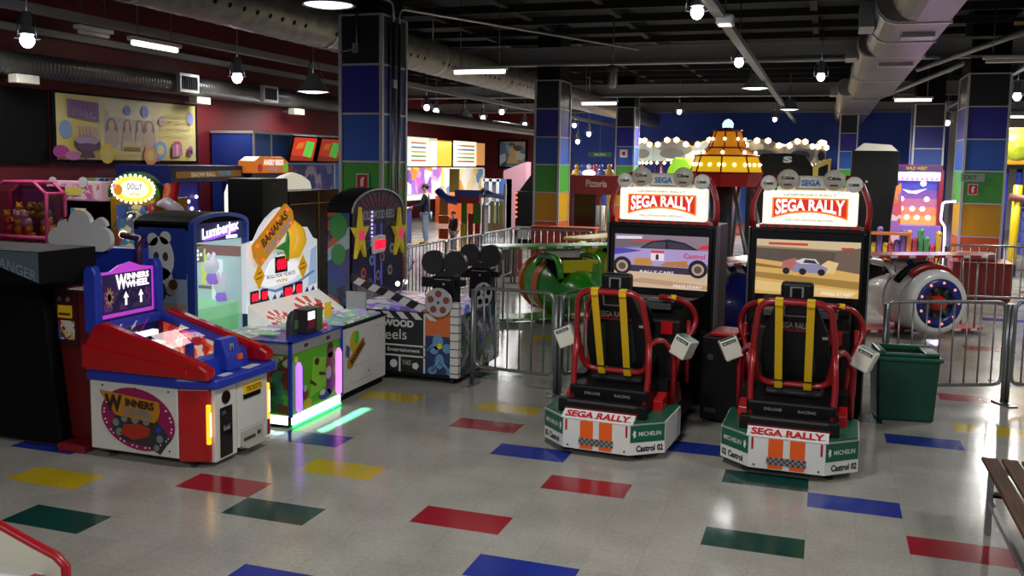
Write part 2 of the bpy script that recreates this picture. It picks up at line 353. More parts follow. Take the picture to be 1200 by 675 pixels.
# flat oval duct at right
dm = noisy('oval_duct_metal', '#74706c', '#8c8884', 2.5, .28, .75, .45, 0, 4, (1, .3, 1))
ro = thing('oval_duct', 'wide flat oval silver duct running back under the ceiling at right', 'duct', (.9, 10, 4))
segs = [(6, 11.8, .62, 1.28, 4.0, .6), (11.8, 15.5, .48, 1.3, 4.0, .5), (15.5, 24, .38, 1.34, 4.02, .44), (24, 40, .15, 1.2, 4.05, .4)]
for y0, y1, x0, x1, zb, h in segs:
    rr = h/2; pts = [(x0+rr-rr*math.cos(a), zb+rr+rr*math.sin(a)) for a in [PI/2-PI*k/10 for k in range(11)]][::-1]
    pts = [(x0+rr-rr*math.sin(PI*k/10), zb+rr-rr*math.cos(PI*k/10)) for k in range(11)]+[(x1, zb+h), (x1, zb)]
    W(MB(dm).prism(pts, 'y', y0, y1), 'duct_section', ro)
    for yy in (y0+.1, (y0+y1)/2): W(MB(silver).prism([((p[0]-(x0+x1)/2)*1.04+(x0+x1)/2, (p[1]-zb-rr)*1.06+zb+rr) for p in pts], 'y', yy, yy+.07), 'flange', ro)
    W(MB(alu).box(x0+.35, y0+1.0, zb-.05, x1-.08, y0+1.35, zb), 'bottom_hatch', ro)
    W(MB(steel).box(x0-.16, y0+.9, zb+.08, x0+.02, y0+1.6, zb+h-.1), 'side_outlet', ro)

# ------------------------------------------------------------------ lamps
bulbm = mat('bulb_glow', '#ffffff', .4, emit=14, ecol='#eef2ff'); tubem = mat('tube_glow', '#ffffff', .4, emit=3.2, ecol='#fff4e0'); cagem = mat('lamp_wire', '#6c6e72', .4, .7); domem = mat('lamp_dome', '#a4a6a8', .35, .35)
def lamp_light(root, power, z=-.12, col=(1, .98, .95), r=.3):
    if power < 1: return
    l = bpy.data.lights.new('lamp_light', 'SPOT'); l.energy = power*.8; l.color = col; l.shadow_soft_size = r; l.spot_size = R(174); l.spot_blend = .45
    o = bpy.data.objects.new('lamp_light', l); COL.objects.link(o); o.parent = root; o.location = (0, 0, z)
def bulb_lamp(p, label, power=90, zc=None):
    r = thing('pendant_bulb', label, 'lamp', p, 0, 'pendant bulb lamps')
    top = (zc or 4.95)-p[2]
    MB(bulbm).ball((0, 0, 0), .075, 10, (1, 1, 1.15)).build('bulb', r)
    MB(domem).lathe([(.03, .3), (.055, .28), (.055, .12), (.075, .1), (.075, .06)], (0, 0, 0), 12).build('socket', r)
    m = MB(cagem)
    for k in range(4): a = k*PI/2; m.tube([(.06*math.cos(a), .06*math.sin(a), .28), (.12*math.cos(a), .12*math.sin(a), .16), (.13*math.cos(a), .13*math.sin(a), .02)], .006, 5)
    m.tube([(.13*math.cos(t*PI/6), .13*math.sin(t*PI/6), .02) for t in range(12)], .006, 5, True).build('wire_guard', r)
    MB(cagem).tube([(0, 0, .3), (0, 0, top)], .01, 5).build('stem', r)
    lamp_light(r, power); return r
def shade_lamp(p, label, power=140, rad=.27):
    r = thing('dome_pendant', label, 'lamp', p, 0, 'dome pendant lamps')
    MB(domem).lathe([(.04, .3), (.07, .29), (.1, .22), (rad*.75, .08), (rad, 0), (rad+.015, -.015), (rad*.98, -.01), (.1, .2)], (0, 0, 0), 24).build('lamp_shade', r)
    MB(mat('diffuser_glow', '#ffffff', .4, emit=3, ecol='#f4f6ff')).lathe([(.001, -.035), (rad*.5, -.03), (rad*.93, -.005), (rad*.9, .01), (.001, .01)], (0, 0, 0), 20).build('diffuser', r)
    m = MB(cagem)
    for k in range(3): a = k*2*PI/3+.4; m.tube([(rad*.8*math.cos(a), rad*.8*math.sin(a), .05), (.03*math.cos(a), .03*math.sin(a), .62)], .008, 5)
    m.build('bracket', r); MB(cagem).tube([(0, 0, .3), (0, 0, 4.95-p[2])], .011, 5).build('stem', r)
    lamp_light(r, power, -.15); return r
def batten(p, label, length=1.2, lit=True, ang=0):
    r = thing('fluorescent_batten', label, 'lamp', p, ang, 'fluorescent battens')
    MB(white).box(-length/2, -.06, 0, length/2, .06, .05, .01).build('housing', r)
    MB(tubem if lit else offw).tube([(-length/2+.04, 0, -.03), (length/2-.04, 0, -.03)], .03, 8).build('lamp_tube', r)
    for s in (-1, 1): MB(cagem).tube([(s*length*.35, 0, .05), (s*length*.35, 0, 4.95-p[2])], .008, 5).build('hanger', r)
    if lit: lamp_light(r, 0 if p[1] < 20 else 240, -.15)
P_ = 1.7
for (px, py, z, pw, lab) in [(817, 14, 4, 0, 'glowing bulb lamp hanging nearest at top, right of centre'), (866, 73, 4, 50, 'round glowing bulb lamp just left of the dome pendant over the twin racing machines'), (962, 90, 4, 200, 'caged bulb lamp left of the wide oval duct'),
   (796, 131, 4, 190, 'small far bulb lamp above the carousel roof'), (908, 140, 4, 230, 'small far bulb lamp below the dome pendant over the racing machines'), (32, 47, 3.5, 60, 'glaring bulb lamp at upper left above the ribbed wall duct'),
   (278, 91, 3.48, 60, 'glaring bulb lamp right of the party banner'), (500, 126, 3.7, 60, 'first bulb lamp right of the nearest column'), (511, 130, 3.7, 60, 'second bulb lamp right of the nearest column'), (566, 138, 3.7, 60, 'bulb lamp between the far dome pendant and middle column'),
   (588, 131, 3.8, 90, 'raised bulb lamp left of the middle column'), (615, 146, 3.6, 60, 'low bulb lamp touching the left edge of the middle column'), (673, 147, 3.7, 150, 'upper far bulb lamp between the middle columns'), (690, 157, 3.3, 40, 'middle far bulb lamp between the middle columns'),
   (677, 166, 3.1, 40, 'lowest far bulb lamp between the middle columns'), (1110, 144, 3.6, 170, 'far bulb lamp left of the right-hand column'), (1177, 122, 3.7, 120, 'round bulb lamp right of the right-hand column, lower of two'), (1192, 113, 3.7, 120, 'bulb lamp at the right edge of the picture')]:
    p = Z(px, py, z); bulb_lamp(p, lab, pw*P_*(3.8 if p.y > 19 else 1))
for (px, py, z, pw, lab) in [(385, 5, 3.93, 0, 'large dome pendant cut by top edge, left of nearest column'), (885, 103, 3.9, 200, 'wide dome pendant hanging above the twin racing machines'), (367, 107, 3.45, 60, 'dome pendant in front of the red wall left of nearest column'), (545, 138, 3.65, 60, 'far dome pendant between the nearest and middle columns'), (925, 128, 3.95, 90, 'unlit looking dome pendant below the nearer dome')]:
    p = Z(px, py, z); shade_lamp(p, lab, pw*P_*(3.6 if p.y > 19 else 1))
# visible lamp rows carried on, unseen, over and behind the photographer, added for frontal light
for (x, y, pw) in [(-1.44, 4.6, 225), (-1.44, -.6, 280), (3.8, 5.5, 180), (3.8, 11, 170), (-5.3, -1.2, 120)]:
    bulb_lamp((x, y, 4.0), 'added bulb lamp overhead, outside the picture', pw*P_)
for (px, py, z, lab, lit, a) in [(182, 52, 3.72, 'lit fluorescent batten above the party banner', True, PI/2), (562, 82, 3.7, 'lit fluorescent batten right of the nearest column', True, 0), (702, 120, 3.75, 'lit fluorescent batten right of the middle column', True, 0), (1070, 116, 4.0, 'lit fluorescent batten left of the right-hand column', True, 0),
   (1190, 69, 4.0, 'unlit fluorescent batten at the upper right edge', False, 0), (110, 37, 3.8, 'short unlit fluorescent batten above the wall duct at left', False, PI/2), (1182, 136, 3.9, 'small far fluorescent batten right of the right-hand column', True, 0)]:
    batten(Z(px, py, z), lab, .55 if px == 110 else .9, lit, a)
p = Z(850, 24, 4.0); r = thing('emergency_light', 'white box emergency light on the cable tray at top centre right', 'lamp', p)
MB(white).box(-.1, -.12, -.06, .1, .12, .06, .015).build('housing', r); MB(glow).box(-.07, -.13, -.065, .07, .05, -.06).build('diffuser', r); MB(cagem).tube([(0, 0, .06), (0, 0, 1.3)], .008, 5).build('stem', r)
p = Z(718, 90, 3.9); r = thing('caged_lamp', 'unlit caged bulkhead lamp hanging right of the middle column', 'lamp', p)
MB(mat('frosted_lamp', '#b8bcc0', .2)).lathe([(.001, -.22), (.06, -.2), (.08, -.1), (.08, .1), (.001, .12)], (0, 0, 0), 12).build('globe', r); MB(dgrey).lathe([(.001, .22), (.1, .2), (.1, .1), (.001, .1)], (0, 0, 0), 12).build('cap', r); MB(cagem).tube([(0, 0, .2), (0, 0, 1.4)], .012, 5).build('stem', r)
mg = MB(cagem)
for k in range(6): a = k*PI/3; mg.tube([(.09*math.cos(a), .09*math.sin(a), .1), (.095*math.cos(a), .095*math.sin(a), -.12), (.001, .001, -.25)], .006, 5)
mg.build('wire_guard', r)
# little white boxes under the wall duct
for k, (px, py) in enumerate([(29, 93), (235, 118), (348, 131)]):
    p = X(px, py, -8.7); r = thing('wall_speaker', ['small white speaker box left of the party banner', 'small white speaker box at the right end of the party banner', 'small white speaker box left of the nearest column'][k], 'speaker', p, 0, 'white boxes under the wall duct')
    MB(offw).box(-.08, -.16, -.05, .06, .16, .05, .01).build('housing', r); MB(grey).box(-.28, -.02, -.01, -.08, .02, .02).build('bracket', r)
# ------------------------------------------------------------------ world: dim ambient of the hall beyond the photographer
w = bpy.data.worlds.new('hall'); scene.world = w; w.use_nodes = True
w.node_tree.nodes['Background'].inputs[0].default_value = lin('#c8ccd6'); w.node_tree.nodes['Background'].inputs[1].default_value = .32
scene.view_settings.view_transform = 'Standard'; scene.view_settings.look = 'None'; scene.view_settings.gamma = 1; scene.view_settings.use_curve_mapping = False; scene.view_settings.exposure = 0
scene.cycles.use_denoising = True; scene.cycles.max_bounces = 6; scene.cycles.transparent_max_bounces = 12; scene.cycles.caustics_reflective = False; scene.cycles.caustics_refractive = False
scene.cycles.sample_clamp_indirect = 3
# ================================================================== TWIN RALLY RACING MACHINES
hdr_red = mat('header_red', '#e02818', .4, emit=.55); hdr_org = mat('header_orange', '#f08418', .4, emit=.6); hdr_wht = mat('header_white', '#fbf6e6', .4, emit=.82); hdr_txt = mat('header_lettering', '#fdfdf8', .4, emit=1.0); hdr_blk = mat('header_print', '#8a8478', .5, emit=.2); sega_blue = mat('blue_lettering', '#2a66b8', .4)
scr = {}
def sm(n, c, e=.55):
    return mat('screen_'+n, c, .2, emit=e)
def screen_scene(m, kind, x0, z0, x1, z1, y):
    "racing picture on the screen: flat polygons a hair apart, u right, v up (0..1)"
    k = [0]
    def poly(n, c, pts, e=.55):
        k[0] += 1; m.m(sm(n, c, e)); yy = y-.0007*k[0]
        m.add([(x0+(x1-x0)*u, yy, z0+(z1-z0)*v) for u, v in pts], [list(range(len(pts)))])
    def ell(n, c, u, v, r, e=.55, q=1.7, w=18): poly(n, c, [(u+r*math.cos(2*PI*i/w), v+r*q*math.sin(2*PI*i/w)) for i in range(w)], e)
    if kind == 0:   # purple coupe seen from the side
        poly('haze', '#8a7886', [(0, .3), (1, .3), (1, 1), (0, 1)]); poly('haze2', '#6e6272', [(0, .72), (.4, .8), (.4, .9), (0, .9)]); poly('crowd', '#b04a50', [(.18, .86), (.5, .86), (.5, .91), (.22, .91)])
        poly('sand', '#d0b498', [(0, 0), (1, 0), (1, .32), (0, .3)]); poly('sand2', '#b89878', [(.1, .1), (1, .02), (1, .1), (.3, .18)]); poly('shade', '#3c3648', [(0, .3), (.96, .28), (.94, .42), (0, .44)])
        poly('body', '#a898c8', [(0, .42), (.95, .4), (1, .5), (1, .74), (.86, .74), (.3, .74), (0, .72)]); poly('hood', '#5048b0', [(0, .6), (.2, .66), (.3, .7), (.1, .73), (0, .72)])
        poly('roofd', '#2a2632', [(.27, .74), (.4, .88), (.58, .93), (.75, .88), (.9, .75)]); poly('glass', '#4c4656', [(.31, .755), (.42, .86), (.55, .88), (.55, .755)]); poly('glass2', '#3e3848', [(.58, .755), (.58, .88), (.74, .85), (.85, .755)])
        poly('flame', '#c08848', [(.22, .42), (.42, .42), (.4, .56), (.22, .55)]); poly('flame2', '#b4784c', [(.5, .42), (.8, .42), (.78, .54), (.55, .5)]); poly('spoil', '#c83844', [(.88, .76), (1, .78), (1, .86), (.94, .84)])
        poly('door', '#e6dce8', [(.4, .52), (.54, .52), (.54, .68), (.4, .68)]); poly('doorr', '#c8485a', [(.4, .66), (.54, .66), (.54, .71), (.4, .71)])
        for u in (.09, .9): ell('tyre', '#28242a', u, .4, .1); ell('rim', '#b09888', u, .39, .065); ell('hub', '#5c4c4c', u, .39, .04)
        for s, u, v, w, h, n, c in (('1', .47, .59, .03, .1, 'ink', '#302838'), ('Castrol', .86, .64, .22, .09, 'logor', '#c02c48'), ('RALLY CARS', .47, .305, .36, .05, 'cap', '#f0e8f4'), ('PRESS START', .8, .06, .3, .05, 'cap', '#f0e8f4')):
            m.m(sm(n, c)).text(s, (x0+(x1-x0)*u, y-.017, z0+(z1-z0)*v), (1, 0, 0), (0, 0, 1), (x1-x0)*w, (z1-z0)*h)
        poly('capt', '#e4dcec', [(.02, .9), (.3, .92), (.3, .97), (.02, .96)])
    else:           # small rally car sliding on a sandy road
        poly('sky', '#cdb894', [(0, .82), (1, .82), (1, 1), (0, 1)]); poly('wall', '#8c7a62', [(0, .66), (1, .5), (1, .84), (0, .88)]); poly('fence', '#5a5048', [(0, .62), (.8, .55), (.8, .82), (0, .84)]); poly('stand', '#6e5c50', [(.74, .5), (1, .42), (1, .9), (.78, .84)])
        poly('road', '#d2aa62', [(0, 0), (1, 0), (1, .44), (.6, .54), (0, .64)]); poly('verge', '#a07c40', [(0, .3), (1, .16), (1, .3), (0, .4)]); poly('road2', '#e0c080', [(0, .06), (.9, 0), (1, .12), (0, .24)]); poly('verge2', '#8a6c3c', [(0, .5), (.3, .47), (.3, .5), (0, .56)])
        poly('dust', '#e0c088', [(.62, .44), (.76, .42), (.8, .62), (.7, .66), (.64, .58)])
        poly('carl', '#b06a68', [(.25, .48), (.42, .44), (.44, .62), (.38, .68), (.27, .62)]); poly('carb', '#8a88a8', [(.36, .43), (.68, .42), (.7, .52), (.62, .58), (.44, .62), (.38, .56)]); poly('carr', '#d8ccd4', [(.38, .62), (.46, .68), (.58, .67), (.62, .59), (.44, .58)]); poly('carg', '#3a3640', [(.46, .6), (.48, .66), (.57, .65), (.6, .59)])
        for u in (.3, .46, .64): ell('tyre', '#28242a', u, .44, .035)
        poly('capr', '#b84438', [(.12, .91), (.5, .91), (.5, .95), (.12, .95)]); poly('capb', '#b84438', [(.82, .86), (.94, .86), (.94, .9), (.82, .9)])
        m.m(sm('cap', '#f0e8f4')).text('PRESS START', (x0+(x1-x0)*.8, y-.017, z0+(z1-z0)*.06), (1, 0, 0), (0, 0, 1), (x1-x0)*.3, (z1-z0)*.05)
checker = mat('checker_print', '#404040', .5)
def text_fan(m, s, cx, cz, y, w, h, arch):
    "lettering whose lower edge is arched like the marquee logo"
    vs, fs = font_mesh(s, .03); xs = [p[0] for p in vs]; ys = [p[1] for p in vs]; x0, x1, y0, y1 = min(xs), max(xs), min(ys), max(ys)
    out = []
    for p in vs:
        u = (p[0]-x0)/(x1-x0)*2-1; v = (p[1]-y0)/(y1-y0); lo = -h/2+arch*(1-u*u); out.append((cx+u*w/2, y, cz+lo+(h/2-lo)*v))
    m.add(out, fs)
def rally(label, loc, rot, kind):
    t = thing('racing_machine', label, 'arcade machine', loc, rot, 'twin rally racing machines')
    # bumper base
    m = MB(white)
    F = [(-.27, 0), (.27, 0), (.5, .2), (.5, .75), (-.5, .75), (-.5, .2)]
    m.prism(F, 'z', .06, .3); m.m(green).prism([(-.49, .21), (-.27, .02), (.27, .02), (.49, .21), (.49, .74), (-.49, .74)], 'z', .3, .315)
    for s in (-1, 1):
        a = Vector((s*.27, 0, 0)); b = Vector((s*.5, .2, 0)); d = (b-a).normalized(); n = Vector((s*.2, -.23, 0)).normalized(); up = Vector((0, 0, 1))
        q = lambda u, z, l: a+d*(b-a).length*u+up*z+n*l
        m.m(green).sheet([q(.02, .16, 0), q(.98, .16, 0), q(.98, .29, 0), q(.02, .29, 0)], n, .003)
        ux = d if s > 0 else -d
        m.m(white).text('MICHELIN', q(.56, .225, .003), ux, up, .19, .035); m.sheet([q(.13+.05*math.cos(k*PI/5)*(1 if k % 2 else .6), .225+.036*math.sin(k*PI/5)*(1 if k % 2 else .7), .003) for k in range(10)], n, .002)
        m.m(dblack).text('Castrol', q(.45, .11, .001), ux, up, .16, .05, .03).text('02', q(.86, .11, .001), ux, up, .05, .05, .03)
        m.m(silver).sheet([q(0, .295, 0), q(1, .295, 0), q(1, .305, 0), q(0, .305, 0)], n, .006)
        m.m(red).box(s*.245-.008, -.003, .2, s*.245+.008, 0, .29)
    m.m(orange).box(-.13, -.004, .07, -.025, 0, .292).box(.025, -.004, .07, .13, 0, .292)
    m.m(mat('check_grey', '#8c8c8c', .5)).box(-.14, -.006, .1, .14, -.004, .155)
    m.m(checker)
    for i in range(14):
        for j in range(3):
            if (i+j) % 2: m.box(-.14+i*.02, -.0075, .1+j*.0183, -.12+i*.02, -.006, .1183+j*.0183)
    m.m(dgrey); 
    for x in (-.23, .23): m.disc((x, -.001, .085), .008, (0, -1, 0), .003, 8)
    m.build('bumper', t)
    m = MB(white).prism([(-.005, .3), (.1, .35), (.1, .3)], 'x', -.29, .29)
    m.m(orange); sl = Vector((0, .105, .05)).normalized()
    m.m(mat('lettering_red', '#c01820', .4)).text('SEGA RALLY', Vector((0, .047, .326)), (1, 0, 0), sl, .52, .075, .035, .003)
    m.build('top_strip', t)
    for x in (-.3, .3):
        for y in (.15, .6): MB(dgrey).cyl((x, y, 0), (x, y, .012), .035, 10).cyl((x, y, .01), (x, y, .07), .012, 8).build('foot', t)
    # chassis running forward to the cabinet
    m = MB(black).box(-.36, .12, .31, .36, .2, .42, .01).box(-.4, .5, .07, .4, 1.75, .24, .01).box(-.33, .3, .3, .33, .95, .5, .02)
    m.m(dred).box(-.3, .115, .325, .3, .12, .36).m(dgrey).box(-.28, .115, .4, .28, .118, .42); m.build('chassis', t)
    for x in (.33, -.41): MB(red).prism([(.45, .24), (1.2, .24), (1.1, .42), (.75, .46), (.45, .4)], 'x', x, x+.08, .01).build('side_step', t)
    for s_, x in (('DELUXE', -.13), ('RACING', .12)): MB(mat('lettering_grey', '#8a8a8a', .5)).text(s_, (x, .298, .44), (1, 0, 0), (0, 0, 1), .13, .022, .02).build('lettering', t)
    # bucket seat
    m = MB(mat('seat_vinyl', '#0e0f11', .45, spec=.3)); m.prism([(.5, .5), (1.05, .56), (1.05, .66), (.55, .62)], 'x', -.23, .23, .03)
    prof = [(-.24, .58), (.24, .58), (.26, .8), (.25, .98), (.17, 1.2), (.12, 1.3), (-.12, 1.3), (-.17, 1.2), (-.25, .98), (-.26, .8)]
    bmx = Matrix.Translation((0, .42, .55)) @ Matrix.Rotation(R(12), 4, 'X') @ Matrix.Translation((0, -.42, -.55))
    bmx = Matrix.Translation((0, .5, 0)) @ Matrix.Shear('XZ', 4, (0, 0)); bmx = Matrix(((1, 0, 0, 0), (0, 1, -.3, .76), (0, 0, 1, 0), (0, 0, 0, 1)))
    m.tr(bmx).prism(prof, 'y', 0, .1, .02)
    m.m(mat('seat_green', '#0f2c26', .5)).prism([(-.16, .7), (-.1, .62), (-.09, 1.0), (-.14, 1.0)], 'y', -.008, 0).prism([(.16, .7), (.1, .62), (.09, 1.0), (.14, 1.0)], 'y', -.008, 0)
    m.m(mat('seat_print', '#9c8a86', .5)).text('SEGA RALLY', (0, -.004, 1.08), (1, 0, 0), (0, 0, 1), .24, .05, .02, .004); m.m(dred).box(-.14, -.012, 1.03, .14, 0, 1.05)
    m.m(grey).box(-.09, -.01, 1.16, -.08, 0, 1.24).box(.08, -.01, 1.16, .09, 0, 1.24).box(-.09, -.01, 1.24, .09, 0, 1.25).box(-.09, -.01, 1.15, .09, 0, 1.16)
    m.m(silver).box(.2, -.012, .98, .24, 0, 1.0).tr()
    m.build('seat', t)
    m = MB(black).box(-.12, .42, 1.27, .12, .55, 1.41, .025); m.m(grey).box(-.05, .415, 1.29, .05, .42, 1.38).m(dblack).box(-.035, .41, 1.3, .035, .415, 1.37); m.build('headrest', t)
    # red roll hoop behind the seat, leaning back
    hp = fillet([(-.255, .26, 1.28), (.255, .26, 1.28), (.305, .38, .9), (.265, .5, .6), (-.265, .5, .6), (-.305, .38, .9)], .11, 6, True)
    MB(redtube).tube(hp, .026, 10, True).build('roll_hoop', t)
    for s in (-1, 1):
        MB(redtube).tube(fillet([(s*.3, .39, .88), (s*.315, .36, .6), (s*.29, .3, .3)], .1), .025, 10).build('hoop_leg', t)
        MB(redtube).tube(fillet([(s*.3, .4, .86), (s*.36, .6, .88), (s*.44, .72, .72), (s*.43, .72, .3)], .08), .024, 10).build('side_bar', t)
        MB(redtube).tube(fillet([(s*.2, 1.1, 1.15), (s*.42, 1.15, 1.14), (s*.52, 1.28, .95), (s*.42, 1.1, .74), (s*.37, 1.0, .46)], .12), .025, 10).m(yellow).tube([(s*.3, 1.123, 1.15), (s*.345, 1.133, 1.147)], .027, 10).build('front_bar', t)
        MB(redtube).tube([(s*.45, 1.18, .62), (s*.44, 1.5, .6)], .018, 8).tube([(s*.45, 1.18, .82), (s*.44, 1.5, .8)], .018, 8).tube([(s*.45, 1.18, .4), (s*.45, 1.18, .95)], .018, 8).build('side_ladder', t)
        b = MB(mat('belt_yellow', '#d8ae0a', .65)); x = s*.115
        bp = [(x-.028, .232, 1.3), (x+.028, .232, 1.3), (x*.95+.028, .468, .585), (x*.95-.028, .468, .585)]
        b.sheet(bp, (0, -.9, -.3), .008); b.box(x-.03, .228, 1.25, x+.03, .292, 1.312, .006).box(x*.95-.03, .466, .57, x*.95+.03, .53, .63, .006)
        b.m(dblack).box(x*.95-.032, .44, .635, x*.95+.032, .468, .67); b.build('seat_belt', t)
        m = MB(offw).tr(Matrix.Translation((s*.51, .7, .81)) @ Matrix.Rotation(R(s*24), 4, 'Y') @ Matrix.Rotation(R(-s*14), 4, 'Z')).box(-.075, -.07, -.085, .075, .1, .085, .012)
        m.m(dblack).box(-.055, -.074, .045, .055, -.07, .07).m(green).box(-.06, -.07, .0855, .06, .08, .087).m(white).text('MICHELIN', (0, -.074, .057), (1, 0, 0), (0, 0, 1), .09, .014); m.tr()
        so = m.build('speaker', t); so['label'] = 'white boxy speaker'
        MB(black).box(s*.36-.05, .62, .3, s*.36+.05, .9, .52).build('side_pod', t)
    # dashboard, wheel
    m = MB(black).prism([(1.05, .45), (1.75, .45), (1.95, 1.05), (1.3, 1.1), (1.1, .95)], 'x', -.4, .4, .015); m.m(dgrey).box(-.3, 1.12, 1.04, .3, 1.3, 1.09)
    m.m(red).box(.24, 1.04, .84, .34, 1.07, .95).m(mat('dash_grey', '#5a5e6a', .4)).prism([(.05, 1.095), (.3, 1.095), (.26, 1.12), (.1, 1.12)], 'y', 1.2, 1.3); m.build('dashboard', t)
    m = MB(black); m.tube([(.17*math.cos(k*PI/10), .98-.05*math.sin(k*PI/10), .98+.165*math.sin(k*PI/10)) for k in range(20)], .017, 8, True).cyl((0, 1.1, .95), (0, .97, .985), .04, 12)
    for a in (R(0), R(180), R(270)): m.tube([(0, .98, .98), (.165*math.cos(a), .98-.05*math.sin(a), .98+.16*math.sin(a))], .012, 6)
    m.build('steering_wheel', t)
    # cabinet with screen
    m = MB(black); m.box(-.52, 1.98, .03, .52, 2.6, 1.73, .012); m.m(gblack).box(-.49, 1.955, .75, .49, 1.98, 1.7, .006)
    m.m(mat('cabinet_grey', '#4a4a4e', .4)).box(-.535, 1.95, .03, -.52, 2.1, 1.73).box(.52, 1.95, .03, .535, 2.1, 1.73); cab = m.build('cabinet', t)
    m = MB(sm('base', '#3a3036', .2)).box(-.455, 1.948, 1.115, .455, 1.955, 1.625); screen_scene(m, kind, -.455, 1.115, .455, 1.625, 1.947); m.build('screen', t)
    m = MB(red).box(-.44, 1.97, 1.735, .44, 2.1, 1.765)
    m.m(dgrey)
    for k in range(9): m.box(-.4+k*.09, 1.965, 1.737, -.36+k*.09, 1.97, 1.763)
    m.build('header_trim', t)
    # lit header
    h = MB(hdr_wht).box(-.415, 1.93, 1.765, .415, 2.1, 2.075, .02)
    y = 1.927
    pl = lambda mm, u0, u1, zt, zb, ar, yy: h.m(mm).add([(u0, yy, zt), (u1, yy, zt), (u1, yy, zb)]+[(u1+(u0-u1)*k/8, yy, zb+ar*(1-(1-2*k/8)**2)) for k in range(1, 8)]+[(u0, yy, zb)], [list(range(11))][:0] or [[0, 1, 2, 3, 4, 5, 6, 7, 8, 9, 10]][:1])
    def banner(mm, w, zt, zb, ar, yy):
        h.m(mm); n = 14
        for k in range(n):
            a, b = -1+2*k/n, -1+2*(k+1)/n
            h.add([(a*w, yy, zt), (b*w, yy, zt), (b*w, yy, zb+ar*(1-b*b)), (a*w, yy, zb+ar*(1-a*a))], [(0, 1, 2, 3)])
    banner(hdr_org, .33, 2.015, 1.82, .062, y); banner(hdr_red, .315, 2.0, 1.84, .06, y-.001)
    h.m(hdr_txt); text_fan(h, 'SEGA RALLY', 0, 1.925, y-.002, .6, .15, .05)
    h.m(hdr_blk)
    for k in range(10):
        for j in range(5):
            if (k+j) % 2: h.box(-.29+k*.021, y-.0032, 1.87+j*.021, -.284+k*.021, y-.0026, 1.876+j*.021)
    h.text('LEGENDARY RALLY', (0, y, 2.042), (1, 0, 0), (0, 0, 1), .46, .018, .01).text('DELUXE RACING EDITION', (0, y, 1.812), (1, 0, 0), (0, 0, 1), .42, .018, .01)
    h.build('header', t)
    # light bar on top
    m = MB(offw).box(-.21, 1.97, 2.075, .21, 2.1, 2.215, .03).box(-.3, 1.99, 2.075, .3, 2.08, 2.12, .01); m.m(sega_blue).text('SEGA', (0, 1.967, 2.15), (1, 0, 0), (0, 0, 1), .17, .055, .035)
    m.m(grey).box(-.13, 1.966, 2.09, .13, 1.97, 2.1); m.build('light_bar', t)
    ry = Matrix(((1, 0, 0), (0, 0, 1), (0, 1, 0)))
    for x, z, r, txt in ((-.37, 2.14, .075, 'CIBIE'), (-.2, 2.18, .095, 'Cibie'), (.2, 2.18, .095, 'Cibie'), (.37, 2.14, .075, 'CIBIE')):
        y = 1.93 if r < .08 else 1.9
        m = MB(mat('lamp_cover', '#e4e2da', .35) if r < .08 else mat('lamp_cover_grey', '#bdb8a8', .35)).lathe([(.001, 0), (r*.9, .004), (r, .02), (r*.95, .06), (r*.6, .1), (.001, .11)], (x, y, z), 24, ry)
        m.m(dblack).text(txt, (x, y-.0015, z+(.015 if r > .08 else 0)), (1, 0, 0), (0, 0, 1), r*1.2, r*.32, .03)
        if r > .08: m.m(dred).box(x-.035, y-.002, z-.055, x+.035, y+.002, z-.04)
        m.build('spot_lamp', t)
    for s in (-1, 1):
        MB(redtube).tube(fillet([(s*.5, 2.0, 1.73), (s*.52, 2.0, 1.95), (s*.42, 2.02, 2.18), (s*.3, 2.05, 2.2)], .16, 7), .026, 10).build('header_bar', t)
    return t
rally('rally racing cockpit whose screen shows a purple car from the side', (-1.59, 6.79, 0), R(-4), 0)
rally('rally racing cockpit whose screen shows a small car on a sandy road', (-.165, 6.83, 0), R(-1.5), 1)

# subwoofer cabinet between them
p = Vector((-.78, 8.35, 0)); r = thing('speaker_cabinet', 'black box with red top standing on floor between the two racing machines', 'cabinet', p, R(-8))
MB(black).box(-.16, -.2, .03, .18, .25, .78, .01).m(dgrey).box(-.12, -.205, .1, -.02, -.2, .14).disc((-.08, -.2, .6), .03, (0, -1, 0), .006, 12).build('body', r)
MB(red).box(-.1, -.15, .78, .14, .2, .82, .012).build('top_cushion', r)
for x in (-.12, .14):
    for y in (-.16, .2): MB(dgrey).cyl((x, y, 0), (x, y, .03), .02, 8).build('foot', r)

# green waste bin
r = thing('waste_bin', 'dark green plastic waste bin with open lid beside the right racing machine', 'bin', (.78, 9.05, 0), R(7)); bing = mat('bin_green', '#0b4034', .35)
m = MB(bing)
def frust(m, x0, y0, x1, y1, z0, z1, k):
    cx, cy = (x0+x1)/2, (y0+y1)/2; f = lambda x, c: c+(x-c)*k
    vs = [(f(x, cx), f(y, cy), z0) for x, y in ((x0, y0), (x1, y0), (x1, y1), (x0, y1))]+[(x, y, z1) for x, y in ((x0, y0), (x1, y0), (x1, y1), (x0, y1))]
    bm = bmesh.new(); V = [bm.verts.new(p) for p in vs]
    for f_ in [(3, 2, 1, 0), (4, 5, 6, 7), (0, 1, 5, 4), (1, 2, 6, 5), (2, 3, 7, 6), (3, 0, 4, 7)]: bm.faces.new([V[i] for i in f_])
    bmesh.ops.bevel(bm, geom=bm.edges[:], offset=.025, segments=3, affect='EDGES', profile=.5); m.bm(bm)
frust(m, -.27, -.2, .27, .22, 0, .58, .9); m.build('body', r)
m = MB(mat('bin_lid', '#0c4c38', .3)); m.box(-.29, -.22, .56, .29, .24, .6, .012).box(-.26, -.19, .6, -.2, .21, .65, .01).box(.14, -.19, .6, .26, .21, .64, .01).box(-.26, .15, .6, .26, .21, .65, .01).box(-.26, -.19, .6, .26, -.15, .63, .01)
m.m(dblack).box(-.19, -.14, .6, .13, .14, .605); m.build('lid', r)

